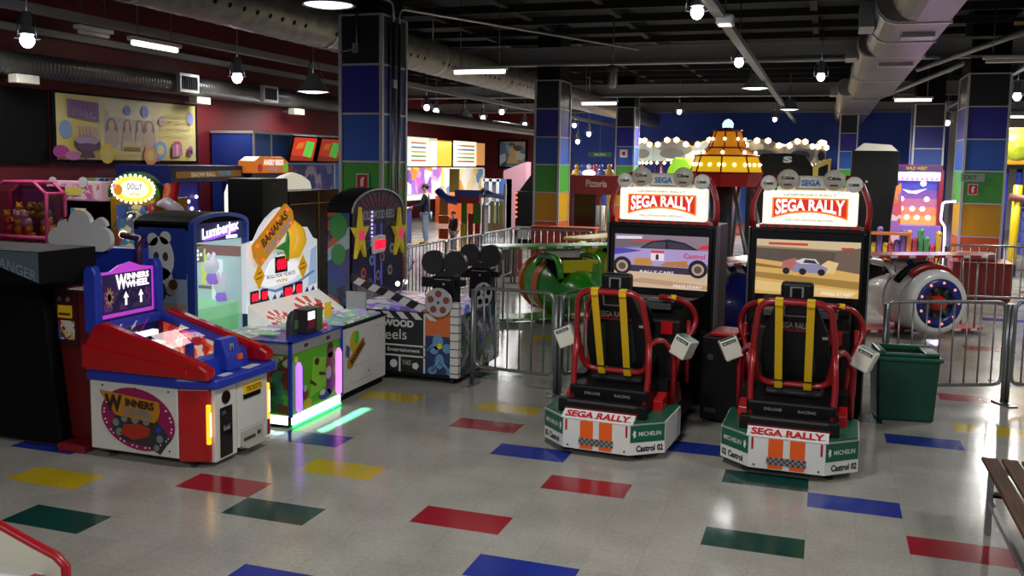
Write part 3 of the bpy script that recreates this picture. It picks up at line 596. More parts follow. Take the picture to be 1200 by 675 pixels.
# slatted bench at right foreground
r = thing('bench', 'wooden slatted bench on grey metal legs at the right edge', 'bench', (1.3, 5.4, 0)); wood = noisy('bench_wood', '#3c281a', '#583c28', 3, .65, 0, .6, 0, 6, (12, 1, 12)); MATS['bench_wood'].node_tree.nodes['Principled BSDF'].inputs['Specular IOR Level'].default_value = .15
for k in range(4): W(MB(wood).box(1.05+k*.115, 4.4, .43, 1.145+k*.115, 6.36, .455, .006), 'slat', r)
for y in (4.7, 6.2):
    m = MB(steel).box(1.07, y-.02, 0, 1.105, y+.02, .43).box(1.44, y-.02, 0, 1.475, y+.02, .43).box(1.07, y-.02, .4, 1.475, y+.02, .43); W(m, 'leg_frame', r)
W(MB(steel).box(1.075, 4.7, .2, 1.1, 6.2, .235), 'rail', r); W(MB(dblack).box(1.1, 6.17, .25, 1.18, 6.23, .27), 'bracket', r)
# ================================================================== LEFT ROW OF MACHINES (fronts face +x)
def rectY(y, x0, z0, x1, z1): return [(x0, y, z0), (x1, y, z0), (x1, y, z1), (x0, y, z1)]
def rectX(x, y0, z0, y1, z1): return [(x, y0, z0), (x, y1, z0), (x, y1, z1), (x, y0, z1)]
NY, PX, UP = (0, -1, 0), (1, 0, 0), (0, 0, 1)
def emat(n, c, e, r=.4): return mat(n, c, r, emit=e)
# ---- prize wheel machine in front (white body, red wings, blue deck)
t = thing('wheel_game_machine', 'white red and blue coin game with sloping glass top in the left foreground', 'arcade machine', (-4.7, 5.8, 0))
m = MB(mat('body_white', '#cfcfca', .4)).prism([(-5.22, 5.43), (-4.42, 5.43), (-4.42, 6.2), (-5.22, 6.2)], 'z', .07, .6, .008); m.m(dgrey)
for x in (-5.1, -4.8, -4.5): m.disc((x, 5.43, .57), .008, NY, .003, 8)
m.disc((-4.5, 5.43, .12), .008, NY, .003, 8); W(m, 'body', t)
W(MB(mat('machine_red', '#a41015', .3, coat=.2)).prism([(-4.42, 5.43), (-4.2, 5.5), (-4.2, 5.55), (-4.42, 5.55)], 'z', .05, .6, .01), 'corner_panel', t)
W(MB(MATS['machine_red']).prism([(-4.42, 6.22), (-4.2, 6.22), (-4.2, 6.3), (-4.42, 6.3)], 'z', .05, .6, .01), 'corner_panel', t)
for y in (5.485, 6.245):
    W(MB(emat('amber_glow', '#ffb020', 1.5)).box(-4.21, y-.012, .19, -4.175, y+.012, .49, .008).m(emat('warm_glow', '#fff2d0', 1.8)).box(-4.178, y-.007, .25, -4.172, y+.007, .43), 'light_strip', t)
# coin door front
m = MB(MATS['body_white']).box(-4.45, 5.53, .04, -4.17, 5.8, .6, .008); m.m(gblack).box(-4.17, 5.585, .06, -4.163, 5.735, .44, .004).disc((-4.17, 5.66, .51), .05, PX, .008, 20)
m.m(grey).text('25', (-4.162, 5.62, .4), (0, 1, 0), UP, .05, .025).text('PLAY', (-4.162, 5.66, .29), (0, 1, 0), UP, .09, .022).box(-4.163, 5.62, .26, -4.16, 5.7, .285); W(m, 'coin_panel', t)
m = MB(MATS['body_white']).box(-4.45, 5.81, .07, -4.17, 6.21, .6, .008); m.m(mat('seam_grey', '#a8a8a4', .5)).box(-4.171, 5.84, .2, -4.168, 6.18, .205)
m.m(yel).box(-4.17, 5.88, .48, -4.155, 6.12, .55).m(dblack).box(-4.165, 5.88, .44, -4.158, 6.1, .475); m.m(brown).text('TICKETS', (-4.154, 6.0, .515), (0, 1, 0), UP, .2, .04)
W(m, 'ticket_door', t)
m = MB(mat('tray_beige', '#b0aca0', .5)).box(-4.17, 5.84, .06, -4.16, 6.13, .19).m(dgrey).box(-4.16, 5.87, .11, -4.155, 6.02, .135).box(-4.16, 6.05, .12, -4.155, 6.09, .15).m(MATS['tray_beige']).box(-4.17, 5.84, .07, -4.1, 6.13, .08); W(m, 'ticket_tray', t)
# blue deck
W(MB(blue).prism([(-5.24, 5.41), (-4.42, 5.41), (-4.12, 5.5), (-4.1, 6.25), (-4.4, 6.32), (-5.24, 6.32)], 'z', .6, .68, .02), 'deck', t)
# red side wings (tapered)
wing = [(-5.25, .68), (-4.14, .68), (-4.13, .76), (-4.2, .8), (-5.08, 1.05), (-5.15, 1.02), (-5.25, .86)]
for y0, y1 in ((5.4, 5.5), (6.16, 6.26)):
    mm = MB(mat('wing_red', '#a80c12', .22, coat=.4)).prism(wing, 'y', y0, y1, .02)
    if y0 < 5.45: mm.prism([(-5.25, .7), (-4.3, .7), (-4.3, .76), (-5.25, .88)], 'y', 5.385, 5.41, .008)
    W(mm, 'side_wing', t)
# glass top frame
zf = lambda x: .8+(-4.35-x)*(.24/.8)
m = MB(blue)
for y0, y1 in ((5.5, 5.55), (6.11, 6.16)): m.prism([(-5.14, zf(-5.14)-.06), (-4.33, zf(-4.33)-.06), (-4.33, zf(-4.33)), (-5.14, zf(-5.14))], 'y', y0, y1, .006)
for x in (-4.33, -5.1): m.prism([(x-.05, zf(x)-.06), (x, zf(x)-.06), (x, zf(x)), (x-.05, zf(x)+.01)], 'y', 5.5, 6.16, .006)
W(m, 'glass_frame', t)
W(MB(GL).add([(-5.1, 5.54, zf(-5.1)-.015), (-4.36, 5.54, zf(-4.36)-.015), (-4.36, 6.12, zf(-4.36)-.015), (-5.1, 6.12, zf(-5.1)-.015)], [(0, 1, 2, 3)]), 'top_glass', t)
m = MB(art('wheel_bed', ['#c83018', '#e85a30', '#d8d0c0', '#a02014', '#d84a28', '#e88050'], 9, .35)).box(-5.1, 5.56, .69, -4.37, 6.1, .7).prism([(-5.08, .69), (-4.38, .69), (-4.38, .76), (-5.08, .95)], 'y', 6.1, 6.112)
m.m(blue).prism([(-5.1, .69), (-4.38, .69), (-4.38, .75), (-5.1, .93)], 'y', 5.55, 5.565); W(m, 'playfield', t)
m = MB(emat('play_glow', '#fff6ee', 1.4)).box(-5.06, 5.6, .88, -5.0, 5.95, .92, .008); W(m, 'play_lamp', t)
m = MB(mat('spinner_ivory', '#b8b0a0', .4)).prism([(-4.98, .7), (-4.78, .7), (-4.78, .8), (-4.98, .86)], 'y', 5.62, 5.86, .01).m(tan).cyl((-4.88, 5.74, .83), (-4.88, 5.74, .86), .09, 18).m(white).cyl((-4.88, 5.74, .86), (-4.88, 5.74, .87), .05, 18); W(m, 'spinner', t)
m = MB(blue).box(-4.62, 5.78, .7, -4.58, 5.84, .86)
W(m, 'divider', t)
# coin heads at the front
for y, lab in ((5.84, 0),):
    m = MB(blue).prism([(-4.34, .68), (-4.2, .68), (-4.22, .78), (-4.26, .92), (-4.34, .92)], 'y', y-.09, y+.1, .012); m.m(orange).box(-4.25, y+.04, .75, -4.2, y+.09, .79).m(silver).box(-4.245, y-.02, .79, -4.235, y+.02, .88)
    m.m(dblack).box(-4.235, y-.006, .81, -4.232, y+.006, .86); W(m, 'coin_head', t)
m = MB(blue).prism([(-4.36, .68), (-4.28, .68), (-4.3, .79), (-4.36, .79)], 'y', 5.56, 6.12).m(orange).box(-4.29, 5.86, .74, -4.285, 5.93, .78).m(white).box(-4.2, 5.6, .681, -4.14, 5.72, .684).box(-4.2, 5.9, .681, -4.13, 6.06, .684)
W(m, 'front_ledge', t)
# back sign between blue posts
for y in (5.49, 6.18):
    W(MB(blue).prism([(-5.28, .95), (-5.16, .95), (-5.16, 1.4), (-5.19, 1.46), (-5.25, 1.46), (-5.28, 1.42)], 'y', y-.035, y+.035, .012), 'sign_post', t)
m = MB(mat('sign_back', '#22306c', .4)).box(-5.28, 5.53, 1.02, -5.22, 6.14, 1.36); m.m(emat('purple_rim', '#b040c0', .7)).prism([(5.52, 1.02), (6.15, 1.02), (6.15, 1.4), (6.0, 1.42), (5.88, 1.46), (5.75, 1.44), (5.66, 1.4), (5.52, 1.4)], 'x', -5.22, -5.205)
m.m(emat('sign_night', '#2a1c48', .35)).box(-5.205, 5.56, 1.07, -5.203, 6.12, 1.38)
m.m(art('sign_art', ['#30204c', '#5a2a70', '#383050', '#1c1838', '#702c78', '#2a2a5c'], 12, .4)).box(-5.2035, 5.58, 1.09, -5.202, 6.1, 1.24)
m.m(emat('sign_letters', '#fdf6ff', 1.3)).text('W', (-5.201, 5.77, 1.31), (0, 1, 0), UP, .12, .12, .04).text('INNERS', (-5.201, 5.96, 1.345), (0, 1, 0), UP, .25, .05, .04).text('WHEEL', (-5.201, 5.95, 1.285), (0, 1, 0), UP, .27, .055, .04)
m.m(emat('arrow_white', '#f4eeff', 1.0))
for y in (5.82, 5.99): m.add([(-5.2, y-.03, 1.18), (-5.2, y+.03, 1.18), (-5.2, y, 1.23)], [(0, 1, 2)]).add([(-5.2, y-.012, 1.12), (-5.2, y+.012, 1.12), (-5.2, y+.012, 1.18), (-5.2, y-.012, 1.18)], [(0, 1, 2, 3)])
m.m(tan)
for k in range(10): a = k*PI/5; m.add([(-5.2, 5.64+.015*math.cos(a+1.4), 1.2+.02*math.sin(a+1.4)), (-5.2, 5.64+.015*math.cos(a-1.4), 1.2+.02*math.sin(a-1.4)), (-5.2, 5.64+.055*math.cos(a), 1.2+.09*math.sin(a))], [(0, 1, 2)])
W(m, 'marquee', t)
m = MB(dblue).box(-5.26, 5.52, .68, -5.18, 6.16, 1.04); W(m, 'back_panel', t)
# side emblem
ey = 5.4285; C3 = lambda u, v: (-4.78+u, ey, .335+v)
m = MB(mat('emblem_magenta', '#8c1450', .4)); n = 40
m.sheet([C3(.335*math.cos(2*PI*k/n), .235*math.sin(2*PI*k/n)-(.03*math.cos(2*PI*k/n))) for k in range(n)], NY, .003)
m.m(white)
for k in range(34):
    a = R(150)+k*R(250)/34
    if k % 3 == 2: continue
    m.disc((-4.78+.307*math.cos(a), ey-.003, .335+.21*math.sin(a)-.028*math.cos(a)), .0075, NY, .002, 6)
m.m(mat('emblem_dark', '#2c2c34', .5)).sheet([Vector(C3(u, v))+Vector((0, -.003, 0)) for u, v in ((-.24, -.05), (-.2, .03), (.14, .04), (.3, -.12), (.2, -.25), (.1, -.2), (-.1, -.18), (-.22, -.13))], NY, .002)
m.m(mat('emblem_grey', '#74787c', .5))
for u, v, r in ((-.2, -.04, .03), (-.12, .0, .03), (-.02, .0, .035), (.08, -.01, .03), (-.17, -.11, .03), (.2, -.13, .03), (.17, -.2, .025)): m.disc(Vector(C3(u, v))+Vector((0, -.005, 0)), r, NY, .002, 10)
m.m(mat('emblem_red', '#a02818', .5)).sheet([Vector(C3(u, v))+Vector((0, -.007, 0)) for u, v in ((-.16, -.12), (-.12, -.05), (.02, -.03), (.12, -.06), (.1, -.12), (-.04, -.16))], NY, .002)
m.m(blue).disc(Vector(C3(.19, -.06))+Vector((0, -.007, 0)), .025, NY, .002, 8)
m.m(mat('emblem_gold', '#b0781c', .45)).sheet([Vector(C3(u, v))+Vector((0, -.008, 0)) for u, v in ((-.34, .2), (.2, .15), (.21, .08), (.19, .02), (.16, -.01), (-.2, .02), (-.26, .1), (-.33, .17))], NY, .002)
m.m(mat('emblem_ink', '#2a1a10', .5)).text('W', C3(-.21, .11)[:1]+(ey-.011,)+C3(0, .11)[2:], PX, UP, .16, .13, .05).text('INNERS', (-4.75, ey-.011, .335+.12), (1, 0, -.06), UP, .26, .06, .05).m(MATS['emblem_grey']).text('WHEEL', (-4.77, ey-.011, .335+.05), (1, 0, -.06), UP, .26, .06, .05)
W(m, 'emblem', t)
for x in (-5.1, -4.35):
    for y in (5.52, 6.1): W(MB(dgrey).cyl((x, y, 0), (x, y, .012), .03, 10).cyl((x, y, 0), (x, y, .08), .01, 8), 'foot', t)
l = bpy.data.lights.new('lamp_light', 'AREA'); l.energy = .7; l.size = .3; l.color = (1, .85, .9); o = bpy.data.objects.new('lamp_light', l); COL.objects.link(o); o.parent = t; o.location = (-.1, 0, .93)

# ---- black crane-like cabinet at far left with slanted hood
t = thing('hood_cabinet', 'tall black cabinet with grey lettered hood at the left edge', 'arcade machine', (-6.2, 5.75, 0))
W(MB(dblack).prism([(-7.0, .03), (-5.58, .03), (-5.74, 1.38), (-7.0, 1.38)], 'y', 5.5, 6.1, .01), 'body', t)
m = MB(mat('hood_black', '#060607', .65, spec=.15)).box(-7.0, 5.07, 1.36, -5.3, 5.62, 1.6, .006); m.m(mat('hood_grey', '#4e5f6b', .5)).sheet([(-5.31, 5.07, 1.375), (-5.31, 5.07, 1.595), (-6.1, 5.07, 1.595), (-6.0, 5.07, 1.57)], NY, .003)
m.m(mat('hood_letters', '#7a8a94', .5)).text('CLIFF HANGER', (-5.67, 5.066, 1.515), (1, 0, -.27), (.1, 0, 1), .72, .075, .015); W(m, 'hood', t)
W(MB(dgrey).box(-6.95, 5.55, 0, -5.65, 6.05, .03), 'plinth', t)
# ---- dark red box cabinet beside it
t = thing('red_cabinet', 'dark red cabinet with yellow stickers squeezed beside the black hooded cabinet', 'arcade machine', (-5.55, 5.8, 0))
W(MB(mat('cabinet_red', '#5c0c12', .4)).box(-5.72, 5.62, .06, -5.33, 6.2, 1.25, .01), 'body', t); W(MB(mat('plinth_red', '#7a1420', .4)).box(-5.57, 5.44, 0, -5.31, 6.2, .06, .008), 'plinth', t)
m = MB(mat('panel_maroon', '#3c0a10', .45)).box(-5.71, 5.612, .78, -5.49, 5.62, 1.22); m.m(yel).box(-5.68, 5.608, 1.02, -5.54, 5.612, 1.12).m(brown).box(-5.67, 5.606, 1.04, -5.56, 5.608, 1.06).m(grey).disc((-5.66, 5.612, 1.17), .02, NY, .004, 10).disc((-5.58, 5.612, 1.17), .02, NY, .004, 10)
m.m(art('sticker_mix', ['#b02020', '#2a60b0', '#d0b020', '#d8d0c8', '#882018'], 16)).box(-5.68, 5.608, .85, -5.52, 5.612, 1.0); W(m, 'coin_panel', t)
# ---- cloud topped machine
t = thing('cloud_machine', 'blue machine topped by a flat white cloud board', 'arcade machine', (-6.3, 6.9, 0))
W(MB(blue).box(-6.25, 6.62, .03, -5.77, 6.78, 1.48, .012), 'body', t); W(MB(mat('trim_purple', '#4a1a4e', .4)).tube(fillet([(-5.75, 6.62, .9), (-5.75, 6.62, 1.5), (-5.78, 6.72, 1.56), (-6.05, 6.76, 1.58)], .1), .03, 8), 'edge_rail', t)
pts = []
for cx, cz, r, a0, a1 in ((-5.99-.11, 1.55, .11, -80, 80), (-6.13, 1.66, .09, 10, 80), (-6.34, 1.68, .13, 5, 175), (-6.5, 1.64, .09, 60, 190), (-6.6, 1.54, .1, 100, 260)):
    pts += [(cx+r*math.cos(R(a0+(a1-a0)*k/8)), cz+r*math.sin(R(a0+(a1-a0)*k/8))) for k in range(9)]
W(MB(mat('cloud_white', '#e8eaea', .5)).prism(pts, 'y', 6.55, 6.6), 'cloud_board', t)
W(MB(grey).box(-6.6, 6.6, .03, -6.28, 6.66, 1.5), 'backboard', t)
# ---- pink plush crane
t = thing('crane_game', 'pink framed glass plush crane with slanted top corners at upper left', 'arcade machine', (-8.3, 8.1, 0))
pk = mat('crane_pink', '#e0508c', .4)
m = MB(pk)
for y in (7.8, 8.06): m.tube([(-8.72, y, 1.3), (-8.72, y, 1.88), (-8.54, y, 2.0), (-8.12, y, 2.0), (-7.96, y, 1.88), (-7.96, y, 1.3)], .022, 6)
for x, z in ((-8.54, 2.0), (-8.12, 2.0), (-7.96, 1.4), (-8.72, 1.4), (-7.96, 1.88)): m.tube([(x, 7.8, z), (x, 8.06, z)], .02, 6)
m.tube([(-8.72, 7.8, 1.4), (-7.96, 7.8, 1.4)], .02, 6); W(m, 'frame', t)
W(MB(mat('crane_body', '#7a2048', .4)).box(-8.72, 7.78, 0, -7.95, 8.1, 1.34, .02), 'body', t)
W(MB(mat('crane_back', '#5a2454', .6)).box(-8.7, 8.06, 1.34, -7.98, 8.09, 1.95), 'back_panel', t)
W(MB(glass('crane_glass', '#e8c0dc', .05)).add(rectY(7.8, -8.72, 1.34, -7.96, 1.9), [(0, 1, 2, 3)]).add(rectX(-7.955, 7.8, 1.34, 8.06, 1.9), [(0, 1, 2, 3)]), 'glass', t)
pc = [mat('plush_yellow', '#c8a418', .9), mat('plush_red', '#b03838', .9), mat('plush_white', '#c8bcb0', .9), mat('plush_olive', '#7c7418', .9)]
for k in range(26):
    x, y = random.uniform(-8.62, -8.06), random.uniform(7.87, 7.99); z = 1.4+.08*(k % 4)+.1*(y-7.9)
    p = thing('plush_toy', 'small plush toy heaped inside the pink crane game', 'toy', (x, y, z), 0, 'plush toys in the pink crane'); c = pc[k % 4 if k < 20 else 0]
    MB(c).ball((0, 0, 0), .06, 8).build('body', p); MB(c).ball((0, -.02, .075), .042, 8).ball((-.03, -.02, .115), .016, 6).ball((.03, -.02, .115), .016, 6).build('head', p)
# ---- pink headed kiddie video machine
t = thing('pink_header_machine', 'dark video machine with a pale pink picture header above a small screen', 'arcade machine', (-8.05, 8.6, 0))
m = MB(mat('header_pink', '#e0b4c8', .4, emit=.12)).box(-8.45, 8.3, 1.79, -7.67, 8.5, 2.01, .01); m.m(art('header_art', ['#e8c8d4', '#d88cb0', '#d8d078', '#e4b8cc', '#e0d4d8', '#c86898'], 14, .1)).box(-8.42, 8.296, 1.81, -7.7, 8.3, 1.98)
m.m(white).disc((-8.35, 8.298, 2.0), .055, NY, .01, 14).disc((-7.92, 8.298, 2.0), .06, NY, .01, 14).m(mat('header_yellow', '#d0c860', .4, emit=.12)).box(-8.2, 8.29, 1.85, -7.95, 8.296, 1.94); W(m, 'header', t)
m = MB(dblack).box(-8.45, 8.4, .05, -7.67, 8.95, 1.79); m.m(gblack).box(-8.42, 8.39, 1.35, -7.7, 8.4, 1.76); m.m(art('mini_screen', ['#c04030', '#4080a0', '#e0c0a0', '#304860'], 10, .4)).box(-8.2, 8.385, 1.5, -7.98, 8.39, 1.7); m.m(tan).prism([(-8.45, 1.2), (-8.32, 1.2), (-8.36, 1.55), (-8.45, 1.6)], 'y', 8.33, 8.39); W(m, 'body', t)
# ---- yellow domed game with lit oval header
t = thing('dome_game', 'yellow game with bright bulb-edged oval header and round clear dome', 'arcade machine', (-7.2, 8.6, 0)); gold = mat('cabinet_gold', '#a87c18', .4)
W(MB(gold).box(-7.6, 8.35, .05, -6.98, 8.9, 1.84, .01), 'body', t)
m = MB(mat('green_back', '#1c5a30', .5)); m.prism([(-7.66, 1.84)]+[(-7.32+.36*math.cos(R(a)), 1.84+.29*math.sin(R(a))) for a in range(180, -1, -12)][::1], 'y', 8.4, 8.5); W(m, 'header_back', t)
oc = Vector((-7.22, 8.3, 1.94)); m = MB(emat('oval_yellow', '#f4e858', .9)); m.disc(oc, .27, NY, .03, 30, .52); m.m(emat('oval_pale', '#fdfad0', 1.1)).disc(oc+Vector((.02, -.03, 0)), .2, NY, .004, 24, .5); m.m(emat('oval_ink', '#8088c8', .6)).text('DOLLY', oc+Vector((.04, -.037, .03)), PX, UP, .2, .07, .03).m(emat('oval_ink2', '#d0a890', .7)).text('wheel', oc+Vector((.04, -.037, -.05)), PX, UP, .14, .05, .02)
m.m(emat('flower_orange', '#e09030', .6)).disc(oc+Vector((-.19, -.034, -.01)), .06, NY, .004, 10).m(emat('flower_pink', '#e098d0', .7)).disc(oc+Vector((-.24, -.034, .03)), .03, NY, .004, 8); W(m, 'oval_header', t)
for k in range(26): a = k*2*PI/26; W(MB(emat('small_bulb', '#fffbe0', 2.5)).ball(oc+Vector((.285*math.cos(a), -.02, .152*math.sin(a))), .017, 6), 'header_bulb', t)
m = MB(art('dome_inside', ['#3858a0', '#5080b8', '#b83838', '#6a6890', '#d8c8a0', '#405070'], 7, .25)); m.box(-7.5, 8.33, 1.1, -7.0, 8.35, 1.76); W(m, 'play_panel', t)
W(MB(glass('dome_glass', '#e4ece8', .08)).ball((-7.22, 8.3, 1.36), .3, 20, (.95, .75, 1.2)), 'clear_dome', t)
W(MB(emat('dome_lamp', '#ffe8c8', 2)).ball((-7.3, 8.2, 1.44), .05, 8), 'inner_lamp', t)
for k in range(5): W(MB(white).ball((-7.0, 8.32, 1.85-.06*k), .018, 6), 'side_bulb', t)
W(MB(tan).lathe([(.3, 0), (.28, .3), (.24, .9), (.3, 1.0)], (-7.22, 8.3, .05), 16), 'pedestal', t)
# ---- red rounded ride seat behind
t = thing('red_ride', 'small red ride with a round red backrest and pale canopy, behind the blue glass machine', 'kiddie ride', (-6.8, 8.4, 0))
m = MB(mat('ride_red', '#a02028', .35, coat=.3)); m.disc((-6.72, 8.2, 1.55), .12, (.3, -1, 0), .06, 20, 1.2); W(m, 'backrest', t)
W(MB(MATS['ride_red']).box(-6.9, 8.2, .05, -6.5, 8.7, 1.42, .05), 'body', t); W(MB(mat('canopy_white', '#c8bcc8', .4)).tube([(-6.9, 8.3, 1.78), (-6.75, 8.25, 1.8), (-6.6, 8.2, 1.74), (-6.48, 8.2, 1.64)], [.03, .07, .07, .05], 10), 'canopy', t)
W(MB(red).prism([(-6.94, 1.8), (-6.78, 1.8), (-6.74, 2.02), (-6.9, 2.0)], 'y', 8.4, 8.46).prism([(-6.86, 1.4), (-6.82, 1.4), (-6.82, 1.8), (-6.86, 1.8)], 'y', 8.42, 8.45), 'back_fin', t)
# ---- long blue snowball game with yellow strip header
t = thing('ball_toss_game', 'wide blue lit booth with a long yellow lettered strip header', 'arcade machine', (-8.0, 10.1, 0)); bb = mat('booth_blue', '#202a88', .4, emit=.08)
m = MB(bb).box(-8.9, 9.3, .05, -8.3, 10.85, 2.02); m.m(emat('booth_violet', '#3c3484', .35)).box(-8.3, 9.6, 1.2, -8.29, 10.8, 1.98); W(m, 'back_wall', t)
m = MB(dblue).box(-8.4, 9.35, 1.98, -7.58, 10.85, 2.2, .01); m.m(mat('strip_gold', '#b07c20', .4, emit=.12)).prism([(9.45, 2.04), (10.8, 2.06), (10.8, 2.14), (9.45, 2.12)], 'x', -7.58, -7.572)
m.m(mat('strip_pale', '#d8d0a8', .4, emit=.3)).text('SNOW BALL', (-7.569, 9.98, 2.085), (0, 1, .02), UP, .5, .055, .03).m(mat('strip_blue', '#58a0d8', .4, emit=.3)).text('TOSS', (-7.569, 10.42, 2.1), (0, 1, .02), UP, .28, .05, .03); W(m, 'header', t)
m = MB(emat('booth_poster', '#88a0e0', .7)).box(-8.29, 9.32, 1.3, -8.27, 9.95, 1.98); m.m(emat('poster_ink', '#4a68b8', .5)).text('FROSTY', (-8.268, 9.62, 1.84), (0, 1, 0), UP, .42, .1, .02); m.m(emat('poster_sun', '#d0c860', .6)).disc((-8.268, 9.62, 1.72), .07, PX, .004, 10, .6); m.m(emat('poster_teal', '#60a898', .5)).disc((-8.268, 9.82, 1.56), .1, PX, .004, 12).m(emat('poster_pink', '#c070a0', .5)).disc((-8.268, 9.42, 1.6), .06, PX, .004, 12); W(m, 'poster', t)
W(MB(emat('pillar_lilac', '#b8a8e8', .6)).box(-8.2, 10.05, 1.3, -8.16, 10.1, 2.0).box(-8.24, 10.0, 1.3, -8.12, 10.15, 1.33), 'pillar', t); W(MB(bb).box(-8.3, 9.3, .05, -7.6, 10.85, 1.2), 'counter', t)
for k, (y, z) in enumerate(((9.5, 1.58), (9.72, 1.68), (10.02, 1.72), (10.22, 1.72), (10.36, 1.62), (10.42, 1.68), (10.55, 1.7), (10.62, 1.6), (10.72, 1.76), (10.78, 1.54))): W(MB(emat('bulb_white', '#ffffff', 2.2)).ball((-8.25, y, z), .028, 6), 'target_bulb', t)
W(MB(art('booth_side', ['#203860', '#50a050', '#c06030', '#4060a0', '#88a8b8', '#283048'], 9, .1)).box(-8.6, 8.95, 1.9, -8.2, 9.3, 2.03), 'side_header', t)
# ---- black cabinets in the second row
t = thing('black_cabinet', 'matte black box cabinet with a white lit side lens, behind the snow-topped banana game', 'cabinet', (-6.85, 10.1, 0))
W(MB(black).box(-7.1, 9.82, .03, -6.6, 10.42, 2.05, .015).m(grey).disc((-6.6, 10.1, 1.98), .012, PX, .003, 8), 'body', t); W(MB(emat('lens_white', '#f4f2e8', 1.0)).prism([(9.84, 1.6), (10.0, 1.62), (10.0, 1.96), (9.9, 1.97), (9.84, 1.86)], 'x', -7.16, -7.1), 'side_lens', t)
t = thing('dark_video_cabinet', 'glossy black cabinet with a white dome marquee just left of the nearest column', 'arcade machine', (-6.9, 11.1, 0))
W(MB(gblack).box(-7.2, 10.46, .03, -6.62, 11.9, 1.88, .012).m(mat('brass_trim', '#8a7440', .3, .8)).box(-6.62, 11.2, .4, -6.61, 11.22, 1.86).box(-6.62, 10.5, 1.7, -6.61, 11.9, 1.71), 'body', t)
W(MB(mat('dome_marquee', '#e4dcc8', .4, emit=.6)).prism([(10.45, 1.89), (11.35, 1.89), (11.3, 2.0), (11.1, 2.08), (10.9, 2.12), (10.7, 2.08), (10.5, 2.02)], 'x', -6.9, -6.8, .01), 'dome_marquee', t)
t = thing('orange_marquee_machine', 'machine with a rounded orange lit marquee below the wall screens', 'arcade machine', (-7.7, 11.3, 0))
W(MB(dblue).box(-8.0, 10.95, .03, -7.5, 11.75, 2.1, .01), 'body', t)
m = MB(emat('marquee_orange', '#e07c28', .5)).prism([(10.9, 2.1), (11.75, 2.1), (11.75, 2.26), (11.6, 2.33), (11.05, 2.33), (10.9, 2.26)], 'x', -7.7, -7.42, .02); m.m(emat('marquee_white', '#f4f0e8', .9)).text('ANGRY BIRDS', (-7.417, 11.35, 2.25), (0, 1, 0), UP, .5, .08, .04).m(emat('marquee_blue', '#6090d0', .6)).text('ARCADE', (-7.417, 11.34, 2.16), (0, 1, 0), UP, .24, .05, .03).m(emat('marquee_red', '#c03028', .5)).disc((-7.42, 11.02, 2.17), .06, PX, .004, 12).m(emat('marquee_green', '#78b838', .6)).disc((-7.42, 11.66, 2.18), .07, PX, .004, 12); W(m, 'marquee', t)
# ---- blue partition with two screens
t = thing('partition', 'blue partition box with pale frame carrying two tilted screens', 'partition', (-8.5, 13.5, 0)); m = MB(mat('partition_blue', '#4a78d8', .4)).box(-8.95, 12.05, .02, -8.22, 15.6, 2.68); m.m(mat('partition_navy', '#203c94', .4)).box(-8.95, 12.03, .02, -8.24, 12.05, 2.68); W(m, 'body', t)
m = MB(silver).box(-8.97, 12.02, 2.68, -8.2, 15.62, 2.72).box(-8.22, 12.03, .02, -8.2, 12.07, 2.68).box(-8.22, 12.5, .02, -8.2, 12.53, 2.68).box(-8.22, 14.45, .02, -8.2, 14.5, 2.68).box(-8.22, 12.05, 2.22, -8.2, 14.5, 2.24); W(m, 'frame', t)
m = MB(art('partition_art', ['#4a4aa0', '#9a88c8', '#5858b0', '#c8b8d8', '#4040a0'], 6)).box(-8.22, 12.6, 1.6, -8.215, 14.4, 2.2); m.m(mat('orange_splash', '#d86a40', .4)).disc((-8.214, 13.0, 2.1), .16, PX, .003, 12, .6); W(m, 'artwork', t)
for y0, lab, e in ((12.78, 'left of two tilted wall screens, bright red with a green square', .75), (13.62, 'right of two tilted wall screens, dimmer red with a green square', .3)):
    r = thing('wall_screen', lab, 'screen', (-8.05, y0+.38, 2.47)); k = '_%d' % (e*100)
    M = Matrix.Rotation(R(14), 4, 'Y') @ Matrix.Rotation(R(0), 4, 'X')
    m = MB(dblack).tr(M).box(-.04, -.38, -.22, .03, .38, .22, .01); m.build('housing', r)
    m = MB(emat('tv_red'+k, '#e03820', e)).tr(M).box(.03, -.34, -.19, .033, .34, .19); m.m(emat('tv_green'+k, '#60d850', e)).prism([(.0, -.1), (.26, -.14), (.28, .12), (.04, .14)], 'x', .033, .035).m(emat('tv_orange'+k, '#e88030', e)).prism([(-.26, .0), (-.05, .02), (-.02, .12), (-.2, .1)], 'x', .033, .0345).m(emat('tv_dark'+k, '#a02818', e)).prism([(-.34, -.19), (.34, -.19), (.34, -.13), (-.34, -.1)], 'x', .033, .0345); m.build('display', r)
    MB(dgrey).box(-.18, -.05, -.05, -.03, .05, .05).build('bracket', r)
